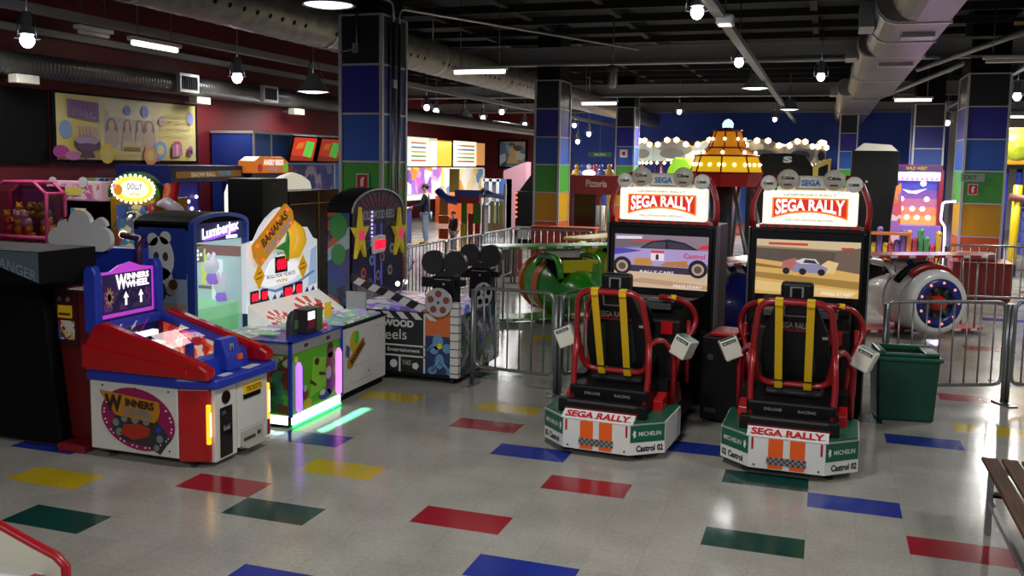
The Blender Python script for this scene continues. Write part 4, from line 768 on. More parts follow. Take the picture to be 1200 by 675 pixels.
# ---- party banner on the red wall
t = thing('wall_banner', 'wide yellow birthday party banner with balloons and cake on the red wall', 'banner', (-8.97, 10.3, 2.65)); bx = -8.94
m = MB(dblack).box(-8.98, 8.92, 2.22, -8.94, 11.68, 3.09); W(m, 'frame', t)
B = lambda u, v, d=0: (bx+.002+d, 8.97+2.66*u, 2.25+.81*v)
by = noisy('banner_yellow', '#cdbb62', '#d6cc90', 1.4, .25); m = MB(by); m.add([B(0, 0), B(1, 0), B(1, 1), B(0, 1)], [(0, 1, 2, 3)])
kk = [0]
def bp(c, pts, e=0): kk[0] += 1; m.m(mat('ban_'+c, c, .3)); m.add([B(u, v, .0006*kk[0]) for u, v in pts], [list(range(len(pts)))])
def be(c, u, v, ru, rv, n=20): bp(c, [(u+ru*math.cos(2*PI*k/n), v+rv*math.sin(2*PI*k/n)) for k in range(n)])
bp('#d2c9a0', [(.28, .2), (.68, .2), (.72, .98), (.26, .98)]); bp('#bdb6aa', [(.3, .25), (.66, .25), (.66, .7), (.3, .8)]); bp('#d8d2b4', [(.34, .7), (.64, .66), (.62, .96), (.3, .96)])
for u, w in ((.35, .05), (.46, .035), (.55, .035), (.62, .05)): be('#8c7a6c', u, .48, w*.85, .2); be('#b8a694', u, .34, w*1.0, .17); be('#c8ae9a', u, .57, w*.42, .08)
bp('#c8b890', [(.42, .16), (.56, .16), (.56, .32), (.42, .32)]); bp('#8c7840', [(.43, .16), (.55, .16), (.55, .22), (.43, .22)])
for u, v, ru, rv, c in ((.46, .82, .025, .08, '#7a86c0'), (.59, .82, .028, .1, '#8890cc'), (.95, .76, .03, .12, '#8e8ec4'), (.72, .68, .03, .08, '#c0a0a8'), (.05, .46, .04, .14, '#7c9cc8'), (.02, .12, .05, .1, '#a83c8c'), (.09, .06, .05, .07, '#c070a8'), (.2, .06, .03, .06, '#c88080'), (.31, .1, .04, .08, '#d08cb0'), (.66, .03, .05, .05, '#b060a0')): be(c, u, v, ru, rv)
for cu, cv, c in ((.7, .18, '#7ca0d0'), (.31, .1, '#e0c050'), (.62, .08, '#d89860')):
    for rr, col in ((1, c), (.55, '#d2c67c')): be(col, cu, cv, .05*rr, .16*rr)
bp('#8a6c96', [(.06, .66), (.26, .6), (.26, .9), (.06, .93)]); bp('#b090b0', [(.08, .68), (.24, .64), (.24, .74), (.08, .78)])
be('#3c2c48', .18, .25, .085, .13); be('#a88cb0', .18, .3, .075, .07); be('#5a3c5c', .18, .2, .07, .06); bp('#4a3450', [(.13, .04), (.23, .04), (.21, .14), (.15, .14)])
for k in range(6): bp('#c890b8', [(.12+.022*k, .36), (.128+.022*k, .36), (.128+.022*k, .52), (.12+.022*k, .52)])
bp('#b87898', [(.79, .06), (.87, .1), (.87, .3), (.79, .28)]); bp('#e0a0b8', [(.82, .08), (.84, .09), (.84, .3), (.82, .29)]); be('#c05878', .83, .32, .03, .03)
bp('#a898a0', [(.92, .1), (.96, .12), (.96, .2), (.92, .2)]); be('#b07098', .94, .22, .02, .05)
kk[0] += 1; m.m(mat('ban_text', '#a89878', .4))
for s, u, v, w, h in (('FIESTAS DE', .83, .78, .2, .05), ('CUMPLEANOS', .82, .68, .26, .05), ('VEN A CELEBRAR', .81, .57, .26, .05), ('CON NOSOTROS', .83, .45, .24, .05), ('INFORMATE', .46, .08, .2, .04)): m.text(s, B(u, v, .03), (0, 1, 0), UP, 2.66*w, .81*h, .01)
m.m(mat('ban_title', '#7a5890', .4)).text('FELIZ', B(.16, .84, .03), (0, 1, -.03), UP, .42, .09, .02).text('FIESTA', B(.16, .71, .03), (0, 1, -.03), UP, .46, .08, .02)
m.m(mat('ban_logo', '#8a4a78', .4)).text('M', B(.94, .17, .03), (0, 1, 0), UP, .08, .08)
W(m, 'printed_sheet', t)
struct(MB(dblack).box(-8.995, 8.0, 2.2, -8.96, 8.88, 3.08), 'trim_11', 'flat black panel standing for a dark recess left of the banner')  # recess darkness put in as a black sheet on the wall
# ---- blue glass cabinet game with arched top
t = thing('arched_glass_game', 'blue glass-fronted game with arched top and purple lettering, behind the banana game', 'arcade machine', (-5.6, 7.2, 0)); cb = mat('arch_blue', '#26408e', .35)
arch = lambda y0, y1, z0, z1, n=12: [(y0, z0)]+[(y0+(y1-y0)*(1-math.cos(PI*k/n))/2, z0+(z1-z0)*math.sin(PI*k/n)) for k in range(1, n)]+[(y1, z0)]
m = MB(cb); ar = arch(6.8, 7.64, 1.69, 1.79); ai = arch(6.84, 7.6, 1.67, 1.755)
m.prism(ar+[(7.64, .03), (7.6, .03)]+ai[::-1]+[(6.84, .03), (6.8, .03)], 'x', -5.36, -5.3); W(m, 'front_frame', t)
W(MB(dblack).prism(ar+[(7.64, 1.64), (6.8, 1.64)], 'x', -5.95, -5.36).m(cb).box(-5.95, 6.8, .03, -5.36, 6.82, 1.69).box(-5.95, 7.62, .03, -5.36, 7.64, 1.69).m(dgrey).box(-5.95, 6.82, .03, -5.93, 7.62, 1.7), 'housing', t)
m = MB(mat('side_sky', '#90a4c0', .4)).sheet(rectY(6.8, -5.9, .1, -5.38, 1.25), NY, .003); m.m(mat('side_navy', '#20388a', .4)).sheet(rectY(6.797, -5.9, 1.2, -5.38, 1.66), NY, .002); m.m(mat('side_tan', '#a09080', .5)).sheet(rectY(6.796, -5.7, .1, -5.38, .98), NY, .002)
m.m(mat('toon_white', '#c8cac8', .5))
for x, z, r, q in ((-5.66, 1.38, .15, 1.35), (-5.74, 1.55, .06, 1), (-5.6, 1.57, .06, 1), (-5.66, 1.2, .13, .8)): m.disc((x, 6.793, z), r, NY, .003, 18, q)
m.m(dgrey).disc((-5.7, 6.789, 1.4), .03, NY, .002, 10, 1.4).disc((-5.6, 6.789, 1.4), .03, NY, .002, 10, 1.4); m.m(mat('toon_navy', '#1c2850', .5)).disc((-5.72, 6.788, 1.08), .12, NY, .002, 14, 1.1).m(MATS['side_tan']).disc((-5.55, 6.787, 1.1), .05, NY, .002, 10).m(brown).disc((-5.52, 6.786, 1.15), .05, NY, .002, 10).m(lime).disc((-5.86, 6.786, 1.12), .03, NY, .002, 8, 1.6)
W(m, 'side_artwork', t)
m = MB(emat('stage_teal', '#9cb8b8', .62)).box(-5.9, 6.83, .5, -5.88, 7.61, 1.64).box(-5.88, 7.6, .5, -5.37, 7.615, 1.64); m.m(emat('stage_brown', '#6a3024', .6)).box(-5.86, 7.59, 1.34, -5.37, 7.6, 1.44).box(-5.86, 7.59, 1.0, -5.6, 7.6, 1.03); m.m(emat('stage_grey', '#c4d0d4', .9)).box(-5.7, 7.585, .85, -5.58, 7.6, 1.3).m(emat('stage_lime', '#b8c030', .8)).box(-5.82, 7.585, 1.05, -5.77, 7.6, 1.4); m.m(emat('stage_green', '#6cb07c', .8)).box(-5.9, 6.83, .6, -5.4, 7.61, .9); m.m(emat('stage_brown', '#6a3024', .6)).box(-5.87, 7.2, 1.36, -5.84, 7.61, 1.44)  # stage colours carry their own glow in place of lighting inside the case
m.m(emat('stage_lime', '#b8c030', .8)).box(-5.85, 7.08, 1.0, -5.83, 7.13, 1.36).m(emat('stage_grey', '#c4d0d4', .9)).box(-5.8, 7.14, .8, -5.78, 7.3, 1.2); W(m, 'stage', t)
for k, (y, z) in enumerate(((6.94, 1.24), (7.38, 1.26), (7.52, 1.06))):
    m = MB(emat('figure_white', '#d8d8e4', .3)); m.ball((-5.55, y, z), .075, 10, (1, 1, 1.15)).ball((-5.55, y-.04, z+.09), .025, 6, (1, 1, 1.8)).ball((-5.55, y+.04, z+.09), .025, 6, (1, 1, 1.8)); m.m(emat('figure_violet', '#8848d8', .5)).ball((-5.55, y, z-.12), .055, 8, (1, 1, 1.2)); m.m(emat('figure_red', '#a83830', .3)).ball((-5.55, y+.06, z-.16), .03, 6); W(m, 'target_figure', t)
m = MB(mat('bingo_green', '#607040', .5)).box(-5.52, 6.98, 1.32, -5.5, 7.2, 1.46); m.m(emat('bingo_white', '#f0f8e8', 1))
for a in range(4):
    for b in range(3):
        if (a*3+b*2) % 4 != 1: m.box(-5.5, 7.0+a*.048, 1.34+b*.038, -5.497, 7.03+a*.048, 1.366+b*.038)
m.m(emat('score_white', '#f4fff8', 1.2)).box(-5.5, 6.87, 1.02, -5.48, 7.0, 1.09); W(m, 'score_board', t)
m = MB(dblue).box(-5.33, 6.86, 1.53, -5.32, 7.58, 1.7); m.m(emat('script_violet', '#9a50f0', .9)).prism([(6.96, 1.54), (7.1, 1.545), (7.46, 1.6), (7.46, 1.66), (7.1, 1.59), (6.96, 1.575)], 'x', -5.32, -5.317); m.m(emat('script_white', '#fbf4ff', 1.5)).text('Lumberjax', (-5.313, 7.21, 1.62), (0, 1, .12), UP, .56, .13, .04).box(-5.32, 7.3, 1.54, -5.316, 7.47, 1.57); W(m, 'lit_sign', t)
W(MB(GL).add(rectX(-5.325, 6.84, .1, 7.6, 1.5), [(0, 1, 2, 3)]), 'front_glass', t)
W(MB(cb).box(-5.95, 6.8, .03, -5.32, 7.64, .55), 'base', t)
l = bpy.data.lights.new('lamp_light', 'AREA'); l.energy = 1.2; l.size = .4; o = bpy.data.objects.new('lamp_light', l); COL.objects.link(o); o.parent = t; o.location = (0, 0, 1.62)
# ---- banana redemption game
t = thing('banana_game', 'white and green banana game with jagged illustrated backboard and violet lamp tubes', 'arcade machine', (-4.7, 7.5, 0)); bw = emat('board_white', '#e4eaf0', .42); bxx = -5.05
G = lambda y, z, d=0: (bxx+d, y, z)
m = MB(bw); m.prism([(7.22, .85), (8.5, .85), (8.5, 1.46), (8.42, 1.48), (8.3, 1.6), (8.22, 1.58), (8.1, 1.5), (8.02, 1.62), (7.9, 1.7), (7.85, 1.82), (7.76, 1.8), (7.6, 1.72), (7.5, 1.64), (7.4, 1.52), (7.22, 1.5)], 'x', bxx-.05, bxx, 0); W(m, 'backboard', t)
m = MB(emat('board_sky', '#a8c4ea', .3))
def gp(c, e, pts, d): m.m(emat('g_'+c[1:]+str(int(e*100)), c, e)); m.sheet([G(y, z, d) for y, z in pts], PX, .002)
gp('#b0c8ec', .35, [(8.3, .98), (8.48, 1.0), (8.48, 1.4), (8.36, 1.36)], .001); gp('#6c94d0', .25, [(7.35, 1.09), (7.7, 1.02), (8.1, 1.06), (8.4, 1.14), (8.46, 1.13), (8.1, 1.03), (7.7, .99)], .002)
gp('#f0f4fa', .6, [(7.45, 1.1), (7.62, 1.3), (7.8, 1.36), (8.05, 1.32), (8.2, 1.16), (8.0, 1.08), (7.6, 1.06)], .003)
gp('#28327a', .2, [(7.25, .88)]+[(7.25+.04*k, .9+.04*((k*7) % 3)) for k in range(31)]+[(8.46, .88)], .004)
for y, z in ((7.42, 1.18), (8.2, 1.2)): gp('#e0a81c', .35, [(y, z-.13), (y+.095, z), (y, z+.13), (y-.095, z)], .005); gp('#7a4c10', .1, [(y-.05, z-.03), (y+.05, z-.01), (y+.05, z+.0), (y-.05, z-.02)], .008); gp('#7a4c11', .1, [(y-.04, z+.02), (y+.04, z+.035), (y+.04, z+.045), (y-.04, z+.03)], .008)
for y, z, w, h in ((7.8, 1.26, .11, .08), (7.34, .99, .07, .06), (7.5, .99, .06, .06), (7.92, .97, .09, .07), (8.12, .98, .07, .07)):
    gp('#201014', .05, [(y-w, z-h), (y+w, z-h), (y+w, z+h), (y-w, z+h)], .006); m.m(led).text('00' if w < .1 else '000', G(y, z, .009), (0, 1, 0), UP, w*1.5, h*1.4, .05)
m.m(emat('g_ink', '#303848', .1)).text('BONUS', G(7.8, 1.37, .006), (0, 1, 0), UP, .13, .035, .02).text('ROLL FOR TICKETS', G(7.8, 1.155, .006), (0, 1, 0), UP, .5, .035, .01); m.m(emat('g_gold', '#d8a828', .3)).text('WIN', G(7.8, 1.1, .006), (0, 1, 0), UP, .2, .035, .03)
W(m, 'board_artwork', t)
ban = Vector(G(7.86, 1.45, .02)); m = MB(emat('banana_yellow', '#e8b020', .4)); m.tube([ban+Vector((.02, dy, dz)) for dy, dz in ((.0, -.12), (.1, -.08), (.17, .02), (.16, .14), (.1, .22))], [.03, .085, .1, .08, .03], 12); m.m(emat('banana_red', '#c05020', .25)).tube([ban+Vector((.05, dy, dz)) for dy, dz in ((.13, -.04), (.2, .04), (.2, .14))], [.02, .06, .04], 10); m.m(emat('leaf_green', '#2c8c30', .25)).sheet([ban+Vector((.03, a, b)) for a, b in ((-.25, -.02), (-.05, .04), (-.02, .14), (.0, .04), (-.02, -.16), (-.08, -.05))], PX, .02); W(m, 'banana', t)
sd = Vector((0, .62, .4)).normalized(); su = Vector((0, -.4, .62)).normalized(); sc = Vector(G(7.58, 1.58, .05))
m = MB(emat('plank_gold', '#d89018', .35)); q = lambda a, b, d=0: sc+sd*a+su*b+Vector((d, 0, 0))
m.sheet([q(-.36, -.12), (q(.34, -.11)), q(.38, .0), q(.33, .12), q(-.34, .11), q(-.38, 0)], PX, .03); m.m(emat('plank_text', '#58240c', .15)).text('BANANAS', q(.02, .045, .032), sd, su, .5, .09, .03).m(emat('plank_blue', '#8898b0', .3)).text('GONE WILD', q(.04, -.055, .032), sd, su, .52, .08, .02)
m.m(emat('plank_bulb', '#ff6040', 1.2))
for a, b in ((-.3, .08), (-.1, .09), (.12, .09), (.3, .07), (-.3, -.09), (0, -.1), (.28, -.08)): m.ball(q(a, b, .035), .016, 6)
W(m, 'plank_sign', t)
# playfield with rolled lanes and tickets
m = MB(art('field_print', ['#a8c0a4', '#d4dcc8', '#88b094', '#b8b0d4', '#708a7c', '#e4e8dc', '#a8c4b8'], 11, .22)).prism([(-5.02, .7), (-4.3, .7), (-4.3, .735), (-5.02, .745)], 'y', 6.66, 8.48); W(m, 'playfield', t)  # print is given a glow of its own to lighten the field
W(MB(emat('slope_white', '#e0e0d8', .35)).prism([(-5.04, .7), (-4.74, .7), (-4.74, .75), (-5.04, .93)], 'y', 7.22, 8.5), 'target_slope', t)
for yc, rr in ((7.42, .2), (8.05, .29)):
    m = MB(emat('fan_red', '#d05850', .3)); S_ = lambda r, a: (-4.75-.27*r*math.sin(a)/.29*.95, yc+r*math.cos(a), .752+.165*r*math.sin(a)/.29*.95)
    for ring, (r0, r1) in enumerate(((rr*.62, rr), (rr*.28, rr*.58))):
        for k in range(11):
            a0, a1 = PI*k/11, PI*(k+1)/11; m.m(emat('fan_red', '#d05850', .3) if (k+ring) % 2 == 0 else emat('fan_white', '#ece4dc', .4)); m.sheet([S_(r0, a0), S_(r1, a0), S_(r1, a1), S_(r0, a1)], (.5, 0, .8), .006)
    W(m, 'target_fan', t)
# playing cards and prizes
tk = [emat('ticket_green', '#9cc8a0', .25), emat('ticket_violet', '#a8a0d8', .25), emat('ticket_teal', '#88b8b0', .2), emat('ticket_white', '#d8e0d0', .3)]
for k in range(34):
    x, y = random.uniform(-4.72, -4.4), random.uniform(6.8, 8.35); z = .76; a = random.uniform(0, 3); o = MB(tk[k % 4]); o.tr(Matrix.Translation((x, y, z)) @ Matrix.Rotation(a, 4, 'Z') @ Matrix.Rotation(random.uniform(-.15, .15), 4, 'X')).box(-.05, -.09, 0, .05, .09, .012); tag(o.build('prize_card'), 'pale coloured prize card lying on the banana game playfield', 'card', 'prize cards on the banana game playfield')
m = MB(dgrey).prism([(6.88, .74), (7.06, .74), (7.06, .86), (7.03, .93), (6.97, .96), (6.91, .93), (6.88, .86)], 'x', -4.42, -4.36, .01); m.m(mat('plaque_green', '#5a8050', .4)).box(-4.36, 6.93, .8, -4.355, 7.01, .88); W(m, 'coin_head', t)
m = MB(mat('box_dark', '#30282a', .4)).box(-4.4, 6.98, .76, -4.26, 7.14, .97).m(emat('lit_card', '#ffffff', 1.2)).box(-4.26, 6.99, .88, -4.255, 7.1, .95).m(mat('card_red', '#8c1c30', .4)).box(-4.26, 6.99, .8, -4.256, 7.1, .87).m(mat('card_green', '#4c6c40', .4)).box(-4.4, 7.14, .76, -4.26, 7.24, .97); W(m, 'card_reader', t)
m = MB(emat('tag_red', '#c02820', .2)).box(-4.36, 7.3, .82, -4.34, 7.38, .98).m(emat('tag_yellow', '#e0c020', .25)).box(-4.32, 7.38, .84, -4.3, 7.47, .98).m(emat('tag_pink', '#e02870', .3)).box(-4.3, 7.3, .76, -4.29, 7.38, .8); W(m, 'hanging_tag', t)
# green console
gm = mat('console_green', '#4c9a18', .35)
m = MB(gm).box(-4.62, 6.63, .1, -4.22, 7.49, .64); m.m(silver).box(-4.62, 6.62, .64, -4.21, 7.5, .74); m.m(blue).box(-4.63, 6.61, .735, -4.2, 7.51, .75).box(-4.225, 6.61, .1, -4.2, 6.635, .75).box(-4.225, 7.485, .08, -4.2, 7.51, .75)
m.m(dgrey).box(-4.21, 6.84, .67, -4.205, 6.9, .7).box(-4.21, 7.22, .67, -4.205, 7.28, .7); W(m, 'console', t)
m = MB(mat('toon_lime', '#6cb822', .4)); F = lambda y, z: (-4.219, y, z)
def fp(c, pts, d): m.m(mat('f_'+c[1:], c, .4)); m.sheet([(-4.22+d, y, z) for y, z in pts], PX, .002)
def fe(c, y, z, r, q, d): m.m(mat('f_'+c[1:], c, .4)); m.disc((-4.22+d, y, z), r, PX, .002, 16, q)
fp('#58a81a', [(6.66, .12), (7.47, .12), (7.47, .64), (6.66, .64)], 0); fp('#7cc428', [(6.95, .2), (7.25, .25), (7.3, .5), (7.0, .55)], .002)
fe('#4a2c18', 7.3, .56, .06, 1.2, .004); fe('#5c3a20', 7.3, .44, .08, 1.3, .004); fe('#58206c', 7.3, .27, .08, 1.5, .006); fe('#a8a8b0', 7.26, .36, .05, 1.2, .008); fe('#3a2214', 7.06, .5, .04, .8, .006); fp('#3a2214', [(7.1, .4), (7.25, .36), (7.25, .34), (7.1, .37)], .006); fp('#3a2214', [(6.95, .36), (7.05, .3), (7.04, .28), (6.94, .33)], .006)
fe('#7c2c28', 6.86, .26, .05, 1.2, .004); fe('#b0b0b8', 6.86, .3, .03, 1, .006); fe('#c8b020', 6.9, .16, .07, .6, .004); fe('#304890', 7.2, .17, .11, .4, .006); fe('#c8ccb8', 7.15, .2, .05, .5, .008); fe('#e0c838', 6.72, .58, .03, 1, .004)
W(m, 'front_artwork', t)
m = MB(art('side_jungle', ['#2c6a24', '#58a040', '#6a2a24', '#3a7a58', '#98a890', '#24482c'], 7)).sheet(rectY(6.629, -4.6, .12, -4.24, .62), NY, .003); W(m, 'side_artwork', t)
for y, c in ((6.72, 'violet'), (7.41, 'magenta')): W(MB(emat('tube_'+c, '#b070ff' if c == 'violet' else '#f080e8', 1.35)).tube([(-4.19, y, .12), (-4.19, y, .15), (-4.19, y, .52), (-4.19, y, .56)], [.014, .03, .03, .014], 10), 'lamp_tube', t)
m = MB(emat('strip_white', '#fbfff4', 1.5)).box(-4.225, 6.64, .03, -4.2, 7.46, .105); W(m, 'light_strip', t); W(MB(MATS['strip_white']).box(-4.6, 6.615, .03, -4.24, 6.635, .105), 'light_strip', t)
W(MB(dblack).box(-4.64, 6.62, .02, -4.22, 7.5, .1), 'plinth', t)
m = MB(emat('strip_green', '#30ff70', 5)).tube([(-4.2, 6.64, .02), (-4.2, 7.46, .02)], .01, 6); W(m, 'green_strip', t)
W(MB(dgrey).box(-5.08, 6.7, .02, -4.62, 8.46, .72), 'rear_body', t)
for i, (loc, rotz, sz) in enumerate((((.72, -.44, .13), 0, .8), ((.3, -.98, .13), -PI/2, .4))):
    l = bpy.data.lights.new('strip_light', 'AREA'); l.shape = 'RECTANGLE'; l.size = .02; l.size_y = sz; l.energy = 2.6 if i == 0 else 1.2; l.color = (.1, 1, .35); l.spread = R(50)
    o = bpy.data.objects.new('strip_light', l); COL.objects.link(o); o.parent = t; o.location = loc; o.rotation_euler = (0, R(-18), 0) if i == 0 else (0, R(-18), rotz)
# ---- white cabinet joined at its right
t = thing('white_ticket_cabinet', 'white cabinet front with a banana logo, between the green console and the clapperboard game', 'arcade machine', (-4.5, 8.0, 0))
m = MB(mat('cabinet_white', '#d4d4d2', .35)).box(-4.6, 7.53, .07, -4.25, 8.5, .7, .006); m.m(MATS['seam_grey']).box(-4.251, 7.75, .14, -4.247, 8.2, .144).box(-4.251, 7.75, .3, -4.247, 8.2, .304).box(-4.251, 7.75, .14, -4.247, 7.754, .3).box(-4.251, 8.28, .2, -4.248, 8.46, .204).box(-4.251, 8.28, .62, -4.248, 8.46, .624); m.m(dgrey).disc((-4.25, 8.12, .2), .008, PX, .004, 8).m(yel).disc((-4.25, 8.32, .52), .025, PX, .004, 3); W(m, 'body', t)
W(MB(dblack).box(-4.58, 7.54, 0, -4.28, 8.48, .08), 'plinth', t); W(MB(dblack).box(-4.6, 7.52, .7, -4.24, 8.51, .715), 'top_edge', t)
m = MB(mat('logo_yellow', '#c0b030', .4)); m.disc((-4.249, 7.82, .54), .09, PX, .004, 14, 1.2); m.m(lime).disc((-4.246, 7.86, .58), .05, PX, .003, 10, 1.4).m(mat('logo_gold', '#b08028', .4)).sheet([(-4.244, 7.68, .3), (-4.244, 7.76, .3), (-4.244, 8.04, .48), (-4.244, 8.0, .56), (-4.244, 7.68, .38)], PX, .003); m.m(mat('logo_blue', '#4a5c8a', .4)).sheet([(-4.243, 7.64, .44), (-4.243, 7.7, .4), (-4.243, 7.72, .5), (-4.243, 7.66, .54)], PX, .003); m.m(MATS['emblem_ink']).text('BANANAS', (-4.239, 7.86, .43), (0, .8, .5), (0, -.5, .8), .3, .06, .03); W(m, 'banana_logo', t)
m = MB(mat('chute_white', '#c8ccd0', .35)); 
for y in (7.62, 7.86, 8.2): m.prism([(-4.62, .71), (-4.36, .71), (-4.5, 1.0), (-4.58, 1.0)], 'y', y, y+.1, .008)
W(MB(mat('clear_sheet', '#a0a8ac', .3)).box(-4.62, 8.34, .71, -4.4, 8.37, .95), 'divider_sheet', t)
# ---- movie clapperboard game
t = thing('movie_reel_game', 'movie themed game with clapperboard side, film reels and arched starry backboard', 'arcade machine', (-4.3, 9.2, 0)); FX = -3.48
m = MB(black).box(-5.0, 8.6, .06, FX, 9.84, .66, .006); W(m, 'body', t)
m = MB(mat('slate_black', '#17181a', .4)).sheet(rectY(8.599, -4.6, .1, -3.84, .74), NY, .006); sw = mat('slate_white', '#c4c4c4', .45); m.m(sw)
for z in (.38, .27): m.sheet(rectY(8.592, -4.6, z-.008, -3.84, z+.008), NY, .003)
m.sheet(rectY(8.592, -3.86, .1, -3.84, .72), NY, .003).sheet(rectY(8.592, -4.14, .1, -4.12, .27), NY, .003)
for k in range(5): x = -4.5+k*.16; m.sheet([(x, 8.592, .73), (x+.08, 8.592, .73), (x+.15, 8.592, .66), (x+.07, 8.592, .66)], NY, .003)
m.text('HOLLYWOOD', (-4.3, 8.591, .61), PX, UP, .66, .075, .05).text('Reels', (-4.22, 8.591, .49), (1, 0, .05), UP, .34, .11, .0).text('Bay Tek Entertainment', (-4.2, 8.591, .325), PX, UP, .6, .05, .02)
m.disc((-4.2, 8.592, .18), .045, NY, .003, 8).disc((-3.95, 8.592, .17), .04, NY, .003, 5).m(MATS['seam_grey']).text('TAKE', (-4.05, 8.591, .2), PX, UP, .1, .05); W(m, 'slate', t)
# open clap stick
m = MB(mat('stick_black', '#18181a', .4)); a = Vector((-4.9, 8.62, 1.12)); b = Vector((-3.86, 8.6, .78)); d = (b-a).normalized(); nz = Vector((-d.z, 0, d.x)); ln = (b-a).length
m.sheet([a-nz*.04, b-nz*.04, b+nz*.04, a+nz*.04], NY, .03); m.m(sw)
for k in range(6): u = .06+k*.17; m.sheet([a+d*u*ln-nz*.039+Vector((0, -.03, 0)), a+d*(u+.08)*ln-nz*.039+Vector((0, -.03, 0)), a+d*(u+.12)*ln+nz*.039+Vector((0, -.03, 0)), a+d*(u+.04)*ln+nz*.039+Vector((0, -.03, 0))], NY, .003)
W(m, 'clap_stick', t)
# corner artwork panel
m = MB(mat('dusk_orange', '#c0602c', .4)).sheet(rectY(8.599, -3.84, .45, FX, .76), NY, .004).m(mat('dusk_navy', '#1c2a5c', .4)).sheet(rectY(8.599, -3.84, .1, FX, .5), NY, .005); m.m(mat('robot_blue', '#5c88b0', .35))
for x, z, r, q in ((-3.7, .44, .06, 1.4), (-3.74, .36, .05, 1), (-3.6, .38, .05, 1), (-3.68, .24, .05, 1.6), (-3.76, .14, .05, .8), (-3.56, .14, .05, .8)): m.disc((x, 8.594, z), r, NY, .004, 12, q)
m.tube([(-3.82, 8.59, .34), (-3.76, 8.59, .4), (-3.7, 8.59, .42)], .018, 6).tube([(-3.68, 8.59, .26), (-3.76, 8.59, .14)], .018, 6).tube([(-3.68, 8.59, .26), (-3.57, 8.59, .14)], .018, 6); m.m(yel).disc((-3.68, 8.589, .4), .03, NY, .004, 10); W(m, 'corner_artwork', t)
fs = mat('film_white', '#c8c8c4', .4)
def filmpost(x0, y0, x1, y1):
    m = MB(fs).box(x0, y0, .08, x1, y1, .86); m.m(dblack)
    for k in range(9): m.box(x0-.002, y0-.002, .12+k*.085, x1+.002, y1+.002, .128+k*.085)
    W(m, 'film_post', t)
filmpost(FX-.08, 8.585, FX+.01, 8.66); filmpost(FX-.03, 9.74, FX+.01, 9.85)
m = MB(art('front_art', ['#24343c', '#4c6a50', '#8a8c94', '#3c4a88', '#5a5470', '#98a060', '#2c4a34', '#a8a0a8'], 7, 0, .15)).box(FX-.03, 8.66, .08, FX+.006, 9.74, .72, 0); W(m, 'front_panel', t)
# reels and camera magazines
def reel(c, nrm, r, back):
    m = MB(mat('reel_silver', '#b0b4b8', .3, .3)); m.disc(c, r, nrm, .02, 28); m.m(back)
    nv = Vector(nrm).normalized(); a = UP; ux = Vector(a).cross(nv).normalized(); uy = nv.cross(ux)
    for k in range(5): m.disc(Vector(c)+nv*.02+(ux*math.cos(k*2*PI/5+.3)+uy*math.sin(k*2*PI/5+.3))*r*.6, r*.24, nrm, .003, 12)
    m.m(dgrey).disc(Vector(c)+nv*.02, r*.1, nrm, .004, 10); W(m, 'film_reel', t)
reel((-3.68, 8.57, .86), NY, .15, mat('reel_hole', '#7a3830', .5)); reel((-3.52, 9.4, .84), (.9, -.4, 0), .14, dblack)
for (x, y, zb) in ((-3.66, 8.72, .66), (-3.6, 9.62, .66)):
    m = MB(black).box(x-.13, y-.08, zb, x+.12, y+.1, 1.12, .01).box(x-.26, y-.05, 1.0, x-.13, y+.05, 1.1).box(x+.12, y-.03, 1.02, x+.2, y+.05, 1.08); m.m(silver).disc((x, y-.08, 1.04), .012, NY, .004, 8).box(x-.1, y-.084, 1.085, x+.08, y-.08, 1.09); W(m, 'film_camera', t)
    m = MB(mat('magazine_black', '#1c1c1e', .4)); 
    for dx in (-.12, .12): m.disc((x+dx, y-.02, 1.26), .125, NY, .07, 26); 
    m.box(x-.1, y-.07, 1.12, x+.1, y-.02, 1.18); W(m, 'film_magazine', t)
# arched backboard
bxx = -4.7
arB = arch(8.58, 9.86, 1.75, 1.99)
m = MB(dblack).prism(arB+[(9.86, .6), (8.58, .6)], 'x', bxx-.28, bxx); W(m, 'backboard', t)
m = MB(art('board_side', ['#284a68', '#2c6a3c', '#a04a2c', '#30407c', '#88a0a8', '#1c2844', '#3a3a70'], 5)).sheet(rectY(8.579, -4.97, .75, -4.71, 1.74), NY, .003); m.m(mat('firework_green', '#2c7a3c', .4)).disc((-4.84, 8.575, 1.6), .11, NY, .003, 9, 1.3).disc((-4.84, 8.575, 1.3), .09, NY, .003, 9, 1.3); W(m, 'side_artwork', t)
m = MB(mat('night_navy', '#14143c', .35, emit=.03)).prism(arch(8.61, 9.83, 1.74, 1.965)+[(9.83, .7), (8.61, .7)], 'x', bxx, bxx+.008); m.m(silver).tube([(bxx+.012, y, z) for y, z in arch(8.6, 9.84, 1.74, 1.98, 16)], .012, 6)
m.m(mat('fan_maroon', '#7a2434', .4, emit=.05))
for k in range(13): a = R(20+140*k/12); m.sheet([(bxx+.009, 9.22+.28*math.cos(a-.03), 1.66+.13*math.sin(a-.03)), (bxx+.009, 9.22+.56*math.cos(a-.03), 1.68+.26*math.sin(a-.03)), (bxx+.009, 9.22+.56*math.cos(a+.05), 1.68+.26*math.sin(a+.05)), (bxx+.009, 9.22+.28*math.cos(a+.05), 1.66+.13*math.sin(a+.05))], PX, .002)
m.m(mat('title_grey', '#9090a0', .4, emit=.1)).text('HOLLYWOOD REELS', (bxx+.012, 9.2, 1.7), (0, 1, 0), UP, .8, .1, .03)
